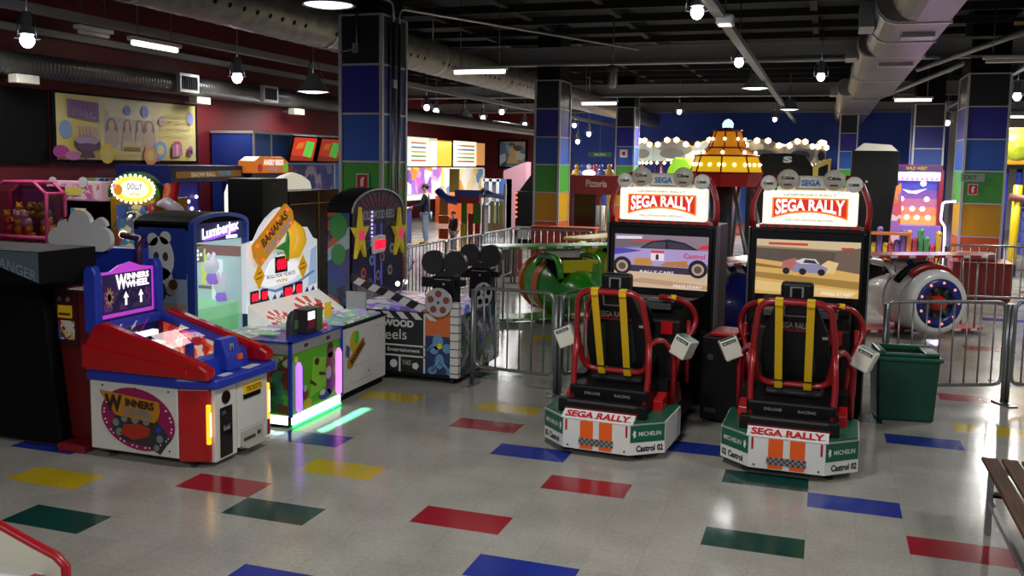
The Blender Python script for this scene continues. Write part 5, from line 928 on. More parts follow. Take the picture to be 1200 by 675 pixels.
for y, z, c in ((8.85, 1.08, '#c04830'), (9.05, 1.2, '#7888a0'), (9.3, 1.22, '#a07848'), (9.55, 1.3, '#8890a8'), (9.2, 1.02, '#7a6848'), (9.5, 1.05, '#a08050'), (8.95, 1.38, '#30582c'), (9.62, 1.55, '#2c5830'), (9.0, .95, '#405880')): m.m(mat('orb_'+c[1:], c, .4, emit=.08)).disc((bxx+.009, y, z), .06, PX, .003, 8).m(dblue).disc((bxx+.012, y, z), .03, PX, .003, 8)
m.m(emat('neon_lilac', '#c8b0ff', 1.2)); 
for k in range(9): m.box(bxx+.01, 9.03, 1.36+k*.045, bxx+.02, 9.06, 1.385+k*.045)
m.m(emat('violet_col', '#5048a8', .3)).box(bxx+.009, 9.1, .9, bxx+.012, 9.14, 1.6).box(bxx+.009, 9.26, .9, bxx+.012, 9.3, 1.6); W(m, 'board_face', t)
m = MB(white).prism([(9.02, 1.27), (9.3, 1.28), (9.32, 1.46), (9.2, 1.48), (9.0, 1.46)], 'x', bxx+.02, bxx+.05, .01); m.m(led).box(bxx+.05, 9.04, 1.32, bxx+.055, 9.3, 1.42); W(m, 'score_display', t)
for y, z in ((8.72, 1.5), (9.68, 1.46)):
    pts = [(y+(.19 if k % 2 == 0 else .075)*math.sin(k*PI/5), z+(.3 if k % 2 == 0 else .1)*math.cos(k*PI/5)) for k in range(10)]
    m = MB(mat('star_yellow', '#d8c02c', .4, emit=.08)).prism(pts, 'x', bxx+.02, bxx+.06); m.m(mat('star_pink', '#e83868', .4, emit=.4)).box(bxx+.06, y-.06, z-.05, bxx+.066, y+.06, z+.05); W(m, 'star', t)
for y in (9.1, 9.3): W(MB(glow).ball((bxx+.3, y, .95), .03, 8), 'field_lamp', t)
m = MB(art('reel_field', ['#6a5a8c', '#b8b0c8', '#c05848', '#4858a0', '#d8d0d8', '#98a8a0', '#8a6ad0'], 8, .3)).box(-4.68, 8.66, .66, -3.55, 9.76, .78); W(m, 'playfield', t)
W(MB(GL).add([(-4.68, 8.66, .78), (-3.85, 8.66, .78), (-4.68, 8.66, 1.05)], [(0, 1, 2)]), 'side_glass', t); gl2 = MB(GL).add([(-4.68, 9.74, .78), (-3.6, 9.74, .78), (-3.6, 9.74, .95), (-4.2, 9.74, 1.2), (-4.68, 9.74, 1.25)], [(0, 1, 2, 3, 4)]); W(gl2, 'side_glass', t)
m = MB(chrome)
m.tube([(-4.1, 9.2+.03*math.cos(k*.9), .78+k*.022) for k in range(16)], .008, 5); W(m, 'spring', t)
m = MB(alu).tube([(-4.4, 9.1, .8), (-4.25, 9.2, 1.2)], .01, 6); W(m, 'rod', t)
for x in (-4.9, -3.58):
    for y in (8.7, 9.74): W(MB(dgrey).cyl((x, y, 0), (x, y, .07), .03, 8), 'foot', t)
# ---- low red-edged white playfield corner in the left foreground
t = thing('low_game_table', 'corner of a low white game tray with red edging at bottom left', 'arcade machine', (-3.7, 2.6, 0)); rw = mat('edging_red', '#9c0e1c', .35); iv = mat('tray_ivory', '#c4c2b2', .4)
m = MB(iv).box(-4.6, 2.0, 0, -3.03, 2.88, .46); W(m, 'base', t)
ed = [(-4.4, .96), (-3.62, .76), (-3.36, .66), (-3.17, .6), (-3.05, .565), (-3.0, .53), (-3.0, .0)]
W(MB(iv).prism([(-4.4, 0)]+ed, 'y', 2.88, 2.92), 'rear_side', t); W(MB(rw).tube([(x, 2.9, z) for x, z in ed], .022, 8), 'edge_trim', t)
m = MB(mat('tray_white', '#d4d6d4', .3)).box(-4.4, 2.05, .46, -3.1, 2.88, .49); m.m(dgrey)
for x, y in ((-3.55, 2.8), (-3.5, 2.78), (-3.2, 2.75), (-3.16, 2.68), (-3.45, 2.62), (-3.4, 2.58), (-3.35, 2.52)): m.disc((x, y, .49), .008, UP, .003, 8)
W(m, 'tray', t); W(MB(rw).box(-3.11, 2.05, .46, -3.05, 2.84, .505), 'front_lip', t)
# ================================================================== CROWD BARRIERS
railm = mat('barrier_steel', '#8c8e90', .35, .8)
def barrier(a, b, label, h=1.02, r=.018, step=.125):
    a = Vector((a[0], a[1], 0)); b = Vector((b[0], b[1], 0)); L_ = (b-a).length; d = (b-a).normalized()
    t = thing('crowd_barrier', label, 'barrier', a, math.atan2(d.y, d.x), 'grey steel crowd barriers')
    MB(railm).tube(fillet([(.03, 0, .2), (.03, 0, h), (L_-.03, 0, h), (L_-.03, 0, .2)], .09, 4, True), r, 8, True).build('frame', t)
    n = max(2, int(L_/step)); m = MB(railm)
    for k in range(1, n): m.tube([(L_*k/n, 0, .2), (L_*k/n, 0, h)], .009, 6)
    m.build('bar_grille', t)
    for x in (.0, L_):
        MB(railm).tube([(x, 0, .02), (x, 0, h-.02)], .022, 8).box(x-.03, -.14, 0, x+.03, .14, .014).build('post_foot', t)
    return t
barrier((-3.36, 8.7), (-2.44, 8.6), 'crowd barrier right of the clapperboard game')
barrier((-2.4, 8.62), (-1.96, 9.75), 'crowd barrier half hidden behind the left racing machine')
barrier((.62, 9.42), (1.76, 9.92), 'crowd barrier standing behind the green waste bin')
barrier((1.8, 9.94), (2.9, 10.42), 'crowd barrier running out at the right edge')
barrier((-5.72, 12.1), (-5.7, 13.6), 'long barrier nearest behind the first column', 1.05)
barrier((-5.7, 13.64), (-5.67, 15.15), 'barrier beyond the clapperboard game, middle of its row', 1.05)
barrier((-5.67, 15.19), (-5.64, 16.7), 'barrier at the far end of the row running back from the first column', 1.05)
barrier((-5.6, 16.8), (-4.1, 16.9), 'far barrier before the second column', 1.05)
barrier((-4.06, 16.9), (-2.6, 17.0), 'far barrier behind the green plane ride', 1.05)
barrier((1.95, 16.9), (3.4, 17.1), 'far barrier in front of the large red box', 1.05)
barrier((3.44, 17.1), (4.9, 17.3), 'far barrier at the right edge by the play structure', 1.05)

# ================================================================== PLANE CAROUSEL IN THE MIDDLE
rc = Vector((-1.42, 14.2, 0))
t = thing('ride_tower', 'lit red and yellow stepped ride tower topped by a glass dome light', 'ride', rc, R(20))
m = MB(emat('tower_red', '#8c1414', .25)); oct_ = lambda r, z, n=8: [Vector((r*math.cos(2*PI*k/n+PI/n), r*math.sin(2*PI*k/n+PI/n), z)) for k in range(n)]
def frus(m, r0, z0, r1, z1, n=8):
    a, b = oct_(r0, z0, n), oct_(r1, z1, n); m.add(a+b, [list(range(n))[::-1], list(range(n, 2*n))]+[(i, (i+1) % n, n+(i+1) % n, n+i) for i in range(n)])
frus(m, .5, 2.0, .54, 2.2); m.build('base_drum', t)
m = MB(emat('tower_yellow', '#e8b818', .7)); frus(m, .53, 2.2, .46, 2.45); m.build('lit_tier', t)
m = MB(emat('tower_amber', '#d8881c', .5)); frus(m, .44, 2.45, .28, 2.57); frus(m, .28, 2.57, .2, 2.82); m.build('upper_tier', t)
m = MB(mat('tower_trim', '#a01818', .3))
for r0, z in ((.54, 2.2), (.47, 2.45), (.29, 2.57), (.21, 2.82)): m.tube(oct_(r0, z), .014, 6, True)
for k in range(8):
    q = [oct_(r0, z)[k] for r0, z in ((.54, 2.2), (.46, 2.45), (.44, 2.45), (.28, 2.57), (.2, 2.82))]; m.tube(q, .012, 5)
m.build('edge_trim', t)
MB(dblack).lathe([(.001, 2.82), (.07, 2.82), (.06, 2.87)], (0, 0, 0), 12).m(emat('dome_light', '#d4f0f4', 1.1)).lathe([(.08, 2.87), (.085, 2.93), (.05, 2.98), (.001, 3.0)], (0, 0, 0), 14).build('dome_light', t)
bl = emat('tower_bulb', '#fff4d8', 3)
for k in range(-3, 5):
    for i in range(5):
        u = (i+.5)/5; a, b = oct_(.505, 2.32)[k % 8], oct_(.505, 2.32)[(k+1) % 8]; p = a.lerp(b, u)
        if i % 2 == 0: MB(bl).ball(p*1.0+Vector((0, 0, 0)), .028, 6).build('bulb', t)
    p = oct_(.42, 2.5)[k % 8]; MB(bl).ball(p, .03, 6).build('bulb', t); p = oct_(.26, 2.7)[k % 8]; MB(bl).ball(p, .026, 6).build('bulb', t)
for k in range(8):
    a = k*PI/4; MB(steel).tube([(.4*math.cos(a), .4*math.sin(a), 2.04), (.75*math.cos(a+.4), .75*math.sin(a+.4), .5)], .03, 6).build('strut', t)
MB(dgrey).cyl((0, 0, .1), (0, 0, 2.02), .12, 12).lathe([(.001, .5), (.85, .45), (.9, .2), (.9, 0)], (0, 0, 0), 24).build('hub', t)
MB(dred).lathe([(.95, .62), (1.0, .68), (.95, .74), (.9, .68), (.95, .62)], (0, 0, 0), 24).build('hub_ring', t)
def plane(name, loc, rot, cols, label, ring='#2c3a2c', fair=None):
    bc, wc, cc_, nose = [mat('plane_'+c[1:], c, .3, coat=.3) for c in cols]
    t = thing(name, label, 'kiddie ride', loc, rot)
    # nose towards +x, wings along y
    m = MB(bc); Mx = Matrix(((0, 0, 1), (1, 0, 0), (0, 1, 0))); zc = .52
    m.lathe([(.001, -1.25), (.1, -1.22), (.27, -.75), (.4, -.1), (.44, .3), (.42, .62), (.38, .7)], (0, 0, zc), 24, Mx); m.build('fuselage', t)
    m = MB(cc_); m.lathe([(.38, .68), (.435, .64), (.45, .7), (.42, .8), (.34, .83), (.3, .78)], (0, 0, zc), 28, Mx); m.build('engine_cowl', t)
    m = MB(nose).lathe([(.001, .9), (.08, .88), (.12, .76)], (0, 0, zc), 12, Mx).m(dgrey).lathe([(.001, .75), (.3, .75)], (0, 0, zc), 20, Mx).m(mat('plane_ring'+ring[1:], ring, .3)).lathe([(.22, .76), (.22, .82), (.33, .83), (.33, .78)], (0, 0, zc), 28, Mx).m(dgrey)
    for k in range(7): a = 2*PI*k/7; m.cyl((.78, .12*math.cos(a), zc+.12*math.sin(a)), (.78, .24*math.cos(a), zc+.24*math.sin(a)), .035, 8)
    m.m(emat('cowl_bulb', '#ff9080', 1.2))
    for k in range(9): a = 2*PI*k/9; m.ball((.83, .28*math.cos(a), zc+.28*math.sin(a)), .02, 6)
    m.build('radial_engine', t)
    if fair: MB(mat('plane_fair'+fair[1:], fair, .3)).tube([(.6, .47*math.cos(R(a)), zc+.47*math.sin(R(a))) for a in range(10, 135, 8)], .05, 8).m(dblack).tube([(.42, .46*math.cos(R(a)), zc+.47*math.sin(R(a))) for a in range(20, 150, 8)], .05, 8).build('cowl_fairing', t)
    def wing(z, span, c0, x0, nm):
        pts = [(x0-c0, -span*.85), (x0-c0*.6, -span), (x0+c0*.6, -span), (x0+c0, -span*.8), (x0+c0, span*.8), (x0+c0*.6, span), (x0-c0*.6, span), (x0-c0, span*.85)]
        m = MB(wc).prism(pts, 'z', z, z+.04, .012); m.m(white)
        for k in range(8): y = -span*.8+span*.229*k; m.box(x0-c0-.008, y-.05, z+.005, x0+c0+.008, y+.05, z+.035)
        m.build(nm, t)
    wing(1.08, 1.2, .26, .1, 'upper_wing'); wing(.05, 1.1, .24, .1, 'lower_wing')
    for s in (-1, 1):
        for x in (-.05, .25): MB(steel).tube([(x, s*.95, .08), (x, s*.95, 1.09)], .014, 6).build('wing_strut', t); MB(steel).tube([(x, s*.3, .85), (x, s*.34, 1.09)], .012, 6).build('wing_strut', t)
    MB(bc).tube(fillet([(-.62, -.3, .7), (-.5, -.3, .98), (.1, -.32, .98), (.25, -.32, .82)], .14), .045, 8).build('cockpit_rail', t); MB(bc).tube(fillet([(-.62, .3, .7), (-.5, .3, .98), (.1, .32, .98), (.25, .32, .82)], .14), .045, 8).build('cockpit_rail', t)
    MB(dblack).box(-.6, -.29, .6, .12, .29, .93, .06).m(nose).box(-.62, -.27, .78, -.55, .27, .96, .02).build('cockpit', t)
    m = MB(white).prism([(.06, .86), (.16, .86), (.04, 1.06), (-.02, 1.06)], 'y', -.26, .26, .008); m.m(blue).disc((.12, 0, .98), .05, (.9, 0, .4), .01, 8); m.build('windscreen', t)
    MB(wc).prism([(-1.3, .5), (-.95, .52), (-1.05, .96), (-1.26, .98)], 'y', -.02, .02).build('tail_fin', t); MB(wc).prism([(-1.3, -.5), (-1.0, -.48), (-1.0, .48), (-1.3, .5)], 'z', .54, .57).build('tail_plane', t)
    m = MB(mat('plane_stripe'+cols[2][1:], cols[2], .3)).lathe([(.424, .0), (.434, .08), (.442, .18)], (0, 0, zc), 24, Mx).build('stripe', t)
    MB(steel).tube([(-.1, 0, .2), (-.1, 0, .03)], .05, 8).box(-.3, -.12, 0, .1, .12, .03).build('ride_arm', t)
plane('plane_ride', (-3.55, 12.9, 0), R(128), ('#2f9a1c', '#4a9a38', '#d86a1c', '#c8b820'), 'green biplane ride with orange stripes, left of the racing machines')
plane('plane_ride', (-3.3, 15.3, 0), R(160), ('#c8b818', '#d8b020', '#5ca820', '#d06020'), 'yellow winged biplane ride behind the green one')
plane('plane_ride', (1.13, 14.05, 0), R(-62), ('#e0e0e0', '#b01820', '#dededc', '#c03020'), 'white biplane ride with red wings, behind the green waste bin', '#20307c', '#8c2018')
plane('plane_ride', (-1.15, 11.95, 0), R(-30), ('#1c2c8c', '#a01c20', '#a8b820', '#c0b020'), 'blue plane ride glimpsed between the racing machines')

# ================================================================== FAR LEFT: SNACK COUNTER AND PLAY FRAME
t = thing('snack_counter', 'lit snack counter with menu boards and shelves at far left', 'counter', (-14.2, 34, 0)); sx = -14.3
def lw(nm, mm, y0, z0, y1, z1, d=.05): m = MB(mm).box(sx, y0, z0, sx+d, y1, z1, .01); W(m, nm, t); return m
yy = lambda px, py: X(px, py, sx)
for k, (a, b, z0, z1, c, e) in enumerate(((476, 500, 2.15, 3.2, '#e8f0d8', 1.0), (501, 510, 2.15, 3.2, '#e0d8c0', .8), (511, 527, 2.15, 3.15, '#e8a838', .8), (531, 556, 2.15, 3.18, '#eaf0dc', 1.0), (557, 566, 2.2, 3.15, '#e0a060', .7))):
    y0, y1 = yy(a, 190).y, yy(b, 190).y; m = MB(emat('menu_%d' % k, c, e)).box(sx, y0, z0, sx+.08, y1, z1, .01)
    if k in (0, 3):
        for j, c2 in enumerate(('#c84838', '#58a848', '#e0b040', '#4878c0', '#d88050')): m.m(emat('menu_ink%d' % j, c2, .5)).box(sx+.08, y0+.25, 2.32+j*.16, sx+.09, y1-.25, 2.38+j*.16)
    W(m, 'menu_board', t)
y0, y1 = yy(474, 200).y, yy(567, 200).y
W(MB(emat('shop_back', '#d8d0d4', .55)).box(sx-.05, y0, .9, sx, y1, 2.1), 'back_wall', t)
W(MB(art('shop_goods', ['#c868b8', '#a070c8', '#e8d8e8', '#d89048', '#e8c858', '#f0f0f0', '#8858b0', '#e0a0c8'], 2.2, .4)).box(sx, y0, 1.15, sx+.15, y0+3.2, 2.1), 'goods_shelf', t)
m = MB(art('shop_goods2', ['#e8c060', '#e8d8a8', '#c04838', '#f0ead8', '#d89058', '#6890b8'], 1.8, .4)).box(sx, y0+3.4, 1.0, sx+.15, y1-.3, 2.05); W(m, 'goods_shelf', t)
W(MB(mat('counter_orange', '#c85820', .4)).box(sx, y0+2.8, 0, sx+.5, y1, 1.0), 'low_front', t)
l = bpy.data.lights.new('lamp_light', 'AREA'); l.energy = 90; l.size = 3; o = bpy.data.objects.new('lamp_light', l); COL.objects.link(o); o.parent = t; o.location = (1.2, 0, 3.1)
t = thing('service_desk', 'dark blue service desk with a pale top where the man stands', 'counter', (-11.6, 23.6, 0))
m = MB(mat('desk_blue', '#24307c', .4)).box(-13.2, 23.3, 0, -11.1, 24.0, .98); W(m, 'front', t); W(MB(offw).box(-13.25, 23.25, .98, -11.05, 24.05, 1.02, .008), 'top', t)
m = MB(mat('till_white', '#c8ccd0', .4)).box(-11.9, 23.5, 1.02, -11.7, 23.7, 1.3, .02).m(dgrey).box(-12.3, 23.5, 1.02, -12.1, 23.7, 1.25).m(blue).box(-11.6, 23.6, 1.02, -11.5, 23.7, 1.2); tag(m.build('till'), 'small white and dark till on the blue service desk', 'till')
r = thing('round_mirror_stand', 'round white-framed photo stand behind the man at the service desk', 'stand', (-12.2, 24.6, 0))
W(MB(white).disc((-12.1, 24.5, 1.5), .55, (.5, -.87, 0), .06, 28).m(mat('stand_pink', '#b06a8c', .5)).disc((-12.08, 24.45, 1.5), .46, (.5, -.87, 0), .06, 28), 'disc', r); W(MB(grey).box(-12.2, 24.5, 0, -12.05, 24.6, 1.0), 'post', r)

def skin(name, joints, edges, m, parent, sub=2, scale=1):
    me = bpy.data.meshes.new(name); me.from_pydata([Vector(j[:3])*scale for j in joints], edges, [])
    o = bpy.data.objects.new(name, me); COL.objects.link(o); o.modifiers.new('skin', 'SKIN').use_smooth_shade = True
    for d, j in zip(me.skin_vertices[0].data, joints): r = j[3]*scale; d.radius = (r, r*(j[4] if len(j) > 4 else 1))
    me.skin_vertices[0].data[0].use_root = True
    s = o.modifiers.new('sub', 'SUBSURF'); s.levels = sub; s.render_levels = sub; me.materials.append(m); o.parent = parent; return o
def person(label, loc, rot, H, top, legs_m, hair, pose='desk', long=True):
    t = thing('person', label, 'person', loc, rot); k = H/1.75
    A = {'desk': [(.2, 0, 1.42, .055), (.25, -.1, 1.14, .045), (.16, -.36, 1.08, .034), (.13, -.45, 1.07, .03)], 'down': [(.19, 0, 1.42, .05), (.24, -.01, 1.14, .042), (.24, -.1, .9, .032), (.24, -.13, .82, .03)]}[pose]
    J = [(0, 0, .95, .13, .75), (0, 0, 1.15, .125, .75), (0, 0, 1.38, .14, .7), (0, 0, 1.48, .07), (0, -.01, 1.54, .055), (0, -.04, 1.62, .085), (0, -.03, 1.7, .08)]; E = [(0, 1), (1, 2), (2, 3), (3, 4), (4, 5), (5, 6)]
    for s in (-1, 1):
        b = len(J); J += [(s*x, y, z, r) for x, y, z, r in A]; E += [(2, b), (b, b+1), (b+1, b+2), (b+2, b+3)]
        h = len(J)
        for f in range(4): J.append((s*A[3][0]+(f-1.5)*.018, A[3][1]-.07+.008*abs(f-1.5), A[3][2]-.03, .009)); E.append((b+3, len(J)-1))
        J.append((s*A[3][0]-s*.045, A[3][1]-.03, A[3][2], .009)); E.append((b+3, len(J)-1))
        b = len(J); J += [(s*.09, 0, .88, .09), (s*.1, -.02, .5, .06), (s*.1, .02, .1, .042), (s*.11, -.12, .04, .035)]; E += [(0, b), (b, b+1), (b+1, b+2), (b+2, b+3)]
    skin('body', J, E, skinm, t, 2, k)
    JJ = [(0, 0, .86, .175, .8), (0, 0, 1.0, .165, .78), (0, 0, 1.18, .16, .78), (0, 0, 1.4, .165, .72), (0, 0, 1.48, .08)]; EE = [(0, 1), (1, 2), (2, 3), (3, 4)]
    for s in (-1, 1): b = len(JJ); JJ += [(s*x, y, z, r+.022) for x, y, z, r in A[:3]]; EE += [(3, b), (b, b+1), (b+1, b+2)]
    skin('jacket', JJ, EE, top, t, 2, k)
    JJ = [(0, 0, .92, .16, .8)]; EE = []
    for s in (-1, 1): b = len(JJ); JJ += [(s*.09, 0, .86, .105), (s*.1, -.02, .5, .08), (s*.1, .02, .1, .065)]; EE += [(0, b), (b, b+1), (b+1, b+2)]
    skin('trousers', JJ, EE, legs_m, t, 2, k)
    m = MB(hair).ball((0, -.01*k, 1.685*k), .1*k, 14, (.95, 1.08, .9)); m.build('hair', t)
    m = MB(skinm).ball((0, -.125*k, 1.63*k), .02*k, 8, (.7, 1, 1.3)); [m.ball((s*.088*k, -.03*k, 1.63*k), .022*k, 8, (.5, 1, 1.4)) for s in (-1, 1)]; m.m(hairm); [m.ball((s*.035*k, -.115*k, 1.655*k), .012*k, 6) for s in (-1, 1)]; m.m(mat('lip', '#8a4a44', .5)).ball((0, -.115*k, 1.585*k), .02*k, 6, (1.2, .6, .35)); m.build('face', t)
    m = MB(mat('shoe', '#1c1a1a', .5))
    for s in (-1, 1): m.ball((s*.105*k, -.07*k, .04*k), .09*k, 10, (.5, 1.25, .45))
    m.build('shoes', t); return t
skinm = skin_mat = MATS['skin']
person('standing man in a dark blue jacket and pale jeans at the service desk', (-10.55, 23.75, 0), R(-75), 1.68, navyc, denim, hairm)
person('small child in a dark maroon top standing behind the barriers', (-9.0, 22.0, 0), R(-30), 1.05, mat('maroon_cloth', '#2c1018', .9), mat('grey_trousers', '#6c6c70', .9), hairm, 'down')

t = thing('play_structure', 'toddler play frame with green and red slats and blue curved roof', 'play equipment', (-8.2, 20.5, 0)); py_ = 20.4
pt = lambda px, py: Y(px, py, py_)
def panel(nm, c, x0, y0, x1, y1, d=0, th=.05):
    a, b = pt(x0, y1), pt(x1, y0); W(MB(mat('pf_'+c[1:], c, .4)).box(a.x, py_+d, max(a.z, .02), b.x, py_+d+th, b.z, .006), nm, t)
for (x0, y0, x1, y1, c) in ((540, 238, 547, 290, '#4c8c2c'), (554, 238, 563, 262, '#4c8c2c'), (548, 250, 554, 292, '#a02828'), (556, 262, 562, 290, '#a82c28'), (564, 240, 568, 290, '#7c7a88')): panel('slat', c, x0, y0, x1, y1)
panel('roof_band', '#4868b0', 533, 223, 566, 231, -.02); panel('red_band', '#a83c48', 534, 231, 562, 238, -.02); panel('yellow_post', '#c8b030', 540, 262, 546, 296, -.04)
panel('post', '#c8c4c8', 567, 214, 570, 300, -.06); panel('post', '#d0ccd0', 590, 215, 594, 300, -.06); panel('lintel', '#9a98b8', 562, 228, 592, 231, -.06); panel('door_slat', '#c8c870', 574, 236, 579, 262); panel('door_slat', '#8ca850', 581, 236, 584, 262); panel('door_slat', '#c8c870', 585, 236, 590, 262); panel('low_wall', '#c8b488', 572, 262, 591, 271, -.02)
a, b, c = pt(513, 222), pt(524, 233), pt(536, 236); W(MB(mat('arc_blue', '#3c50a0', .35)).tube([a, a.lerp(b, .5)+Vector((0, 0, -.03)), b, c], .1, 8), 'curved_rail', t)
a, b, c = pt(565, 222), pt(578, 229), pt(592, 231); W(MB(MATS['arc_blue']).tube([a, b, c], .06, 8), 'curved_rail', t)
panel('orange_side', '#c86838', 513, 253, 525, 262, .05); panel('tan_side', '#c89060', 514, 232, 524, 252, .05); panel('orange_side', '#b84c20', 513, 268, 524, 280, .05); panel('yellow_back', '#d0b858', 515, 198, 527, 226, .6)
t = thing('grey_shelf_unit', 'pale grey open shelf unit with blue side at far left beyond the play frame', 'shelf', (-9.5, 27, 0)); a, b = Y(566, 228, 27), Y(592, 210, 27)
m = MB(mat('shelf_grey', '#a0a4ac', .5)); 
for k in range(4): x = a.x+(b.x-a.x)*k/3; m.box(x-.05, 27, 0, x+.05, 27.5, b.z)
W(m, 'upright', t); W(MB(MATS['shelf_grey']).box(a.x, 27, b.z-.08, b.x, 27.5, b.z).box(a.x, 27, 1.0, b.x, 27.5, 1.06), 'shelf_board', t); W(MB(mat('shelf_blue', '#2c4880', .4)).box(b.x-.15, 26.98, .3, b.x+.05, 27.5, b.z), 'side_panel', t)
t = thing('wall_poster', 'framed picture screen on the far red wall left of the second column', 'poster', (-13.7, 40.5, 2.7)); W(MB(dblack).box(-14.36, 40.5, 2.08, -12.98, 40.58, 3.38), 'frame', t); W(MB(art('poster_art', ['#6c7c8c', '#8c98a0', '#48586c', '#a8986c', '#383c40', '#7c6c58'], 3, .3)).box(-14.28, 40.49, 2.16, -13.06, 40.5, 3.3).m(emat('poster_tan', '#a08858', .3)).prism([(-13.95, 2.3), (-13.4, 2.3), (-13.6, 2.9), (-13.68, 3.15), (-13.76, 2.9)], 'y', 40.485, 40.49), 'picture', t)
t = thing('simulator_cabinet', 'black game cabinet with a row of red lights left of the second column', 'arcade machine', (-8, 24, 0)); a, b = Y(603, 290, 24), Y(626, 226, 24)
W(MB(dblack).box(a.x, 24, .02, b.x, 24.9, 1.55, .02), 'body', t); W(MB(dblack).prism([(a.x, 1.5), (b.x, 2.2), (b.x, 1.5)], 'y', 24.2, 24.6), 'hood', t); W(MB(grey).box(a.x+.02, 23.95, .25, b.x, 24, .6), 'front_step', t)
for k in range(6): W(MB(emat('red_lamp', '#ff6030', 1.5)).ball((a.x+.04, 23.98, .85+k*.13), .035, 6), 'lamp', t)
t = thing('ramp_slide', 'pale pink sloping slide side left of the second column', 'play equipment', (-10, 31, 0)); a, b, c = Y(590, 200, 31), Y(616, 200, 31), Y(603, 226, 31); W(MB(mat('slide_pink', '#8c6470', .5)).prism([(a.x, a.z), (b.x, b.z+.3), (b.x, .02), (a.x, .02)], 'y', 31, 31.6), 'side', t)
# kiosk with dark red beam
t = thing('pizza_kiosk', 'kiosk with dark red lettered beam over a black doorway, right of the second column', 'kiosk', (-5.2, 21.4, 0)); ky = 21.3; a, b = Y(663, 227, ky), Y(728, 206, ky)
m = MB(mat('beam_maroon', '#64161e', .4)).box(a.x, ky, a.z, b.x, ky+.5, b.z, .01); p = Y(699, 215, ky); m.m(mat('beam_text', '#b08c88', .5)).text('Pizzeria', (p.x, ky-.005, p.z), PX, UP, .5, .17, .02); W(m, 'beam', t)
a, b = Y(671, 285, ky), Y(697, 228, ky); W(MB(gblack).box(a.x, ky+.05, .02, b.x, ky+.15, b.z), 'doorway', t); a, b = Y(664, 285, ky), Y(671, 228, ky); W(MB(mat('kiosk_maroon', '#5a1820', .5)).box(a.x, ky, .02, b.x, ky+.3, b.z), 'jamb', t); a, b = Y(697, 285, ky), Y(703, 228, ky); W(MB(MATS['kiosk_maroon']).box(a.x, ky, .02, b.x, ky+.3, b.z), 'jamb', t)
for k, x in enumerate((706, 712, 719)): a = Y(x, 220, ky+.2); tag(W_ := MB([grey, offw, mat('post_teal', '#58806c', .5)][k]).tube([(a.x, ky-.2, 0), (a.x, ky-.2, 1.35)], .05, 8).build('kiosk_post'), ['grey post nearest the black kiosk doorway', 'off-white post between grey and teal posts beside the kiosk', 'teal post furthest right beside the kiosk'][k], 'post')
t = thing('sign_cart', 'row of small lit toy rides with a bright lamp beyond the kiosk', 'kiddie ride', (-5.9, 27, 0)); ly = 27
for k, (x, c) in enumerate(((676, '#b08c28'), (683, '#384890'), (690, '#c8c0c8'), (697, '#a84048'), (704, '#4858a0'), (714, '#a87c30'))): p = Y(x, 200, ly); W(MB(mat('toy_'+c[1:], c, .4)).ball((p.x, ly, p.z-.1), .14, 8, (1.2, 1, 1.2)).ball((p.x, ly, p.z+.12), .08, 8).box(p.x-.05, ly-.05, .02, p.x+.05, ly+.05, p.z-.15), 'seat_toy', t)
p = Y(690, 203, 26.7); W(MB(emat('cart_lamp', '#ffffff', 3)).ball((p.x, 26.7, p.z), .14, 8, (1.5, 1, .7)), 'lamp', t); a, b = Y(672, 212, ly), Y(722, 207, ly); W(MB(mat('cart_red', '#a83840', .4)).box(a.x, ly-.1, a.z-.2, b.x, ly+.3, b.z, .02), 'platform', t)
t = thing('far_sign', 'small dark green escape sign hanging before the far blue wall', 'sign', Y(703, 181, 38)); MB(mat('exit_green', '#1c5a3a', .5, emit=.15)).box(-.5, -.03, -.1, .5, .03, .1).m(offw).text('SALIDA', (0, -.032, 0), PX, UP, .5, .1).build('plate', t); MB(grey).tube([(0, 0, .1), (0, 0, 2.2)], .012, 5).build('rod', t)
# dark red ribbed bins
def ribbox(x0, y0, x1, y1, h, c, label):
    t = thing('ribbed_box', label, 'box', ((x0+x1)/2, (y0+y1)/2, 0)); mm = mat('rib_'+c[1:], c, .45); m = MB(mm).box(x0, y0, .02, x1, y1, h, .01)
    n = int((x1-x0)/.09)
    for k in range(n): m.box(x0+.03+k*(x1-x0-.06)/n, y0-.02, .05, x0+.06+k*(x1-x0-.06)/n, y0, h-.04)
    W(m, 'body', t); W(MB(mm).box(x0-.02, y0-.03, h, x1+.02, y1+.02, h+.03, .008), 'rim', t)
ribbox(-6.3, 17.6, -5.85, 18.05, .62, '#5c1418', 'dark red ribbed box left of the second column'); ribbox(2.2, 17.9, 3.15, 18.7, .66, '#8c2018', 'large red ribbed box before the right-hand column'); ribbox(-5.9, 18.75, -4.5, 19.1, .95, '#a83c20', 'orange red ribbed panel box at the foot of the second column')
tag(MB(mat('lump_grey', '#7c7c7c', .6)).box(2.3, 18.1, .69, 2.95, 18.5, .84, .06).build('folded_cover'), 'grey folded cover on the large red ribbed box', 'cover')

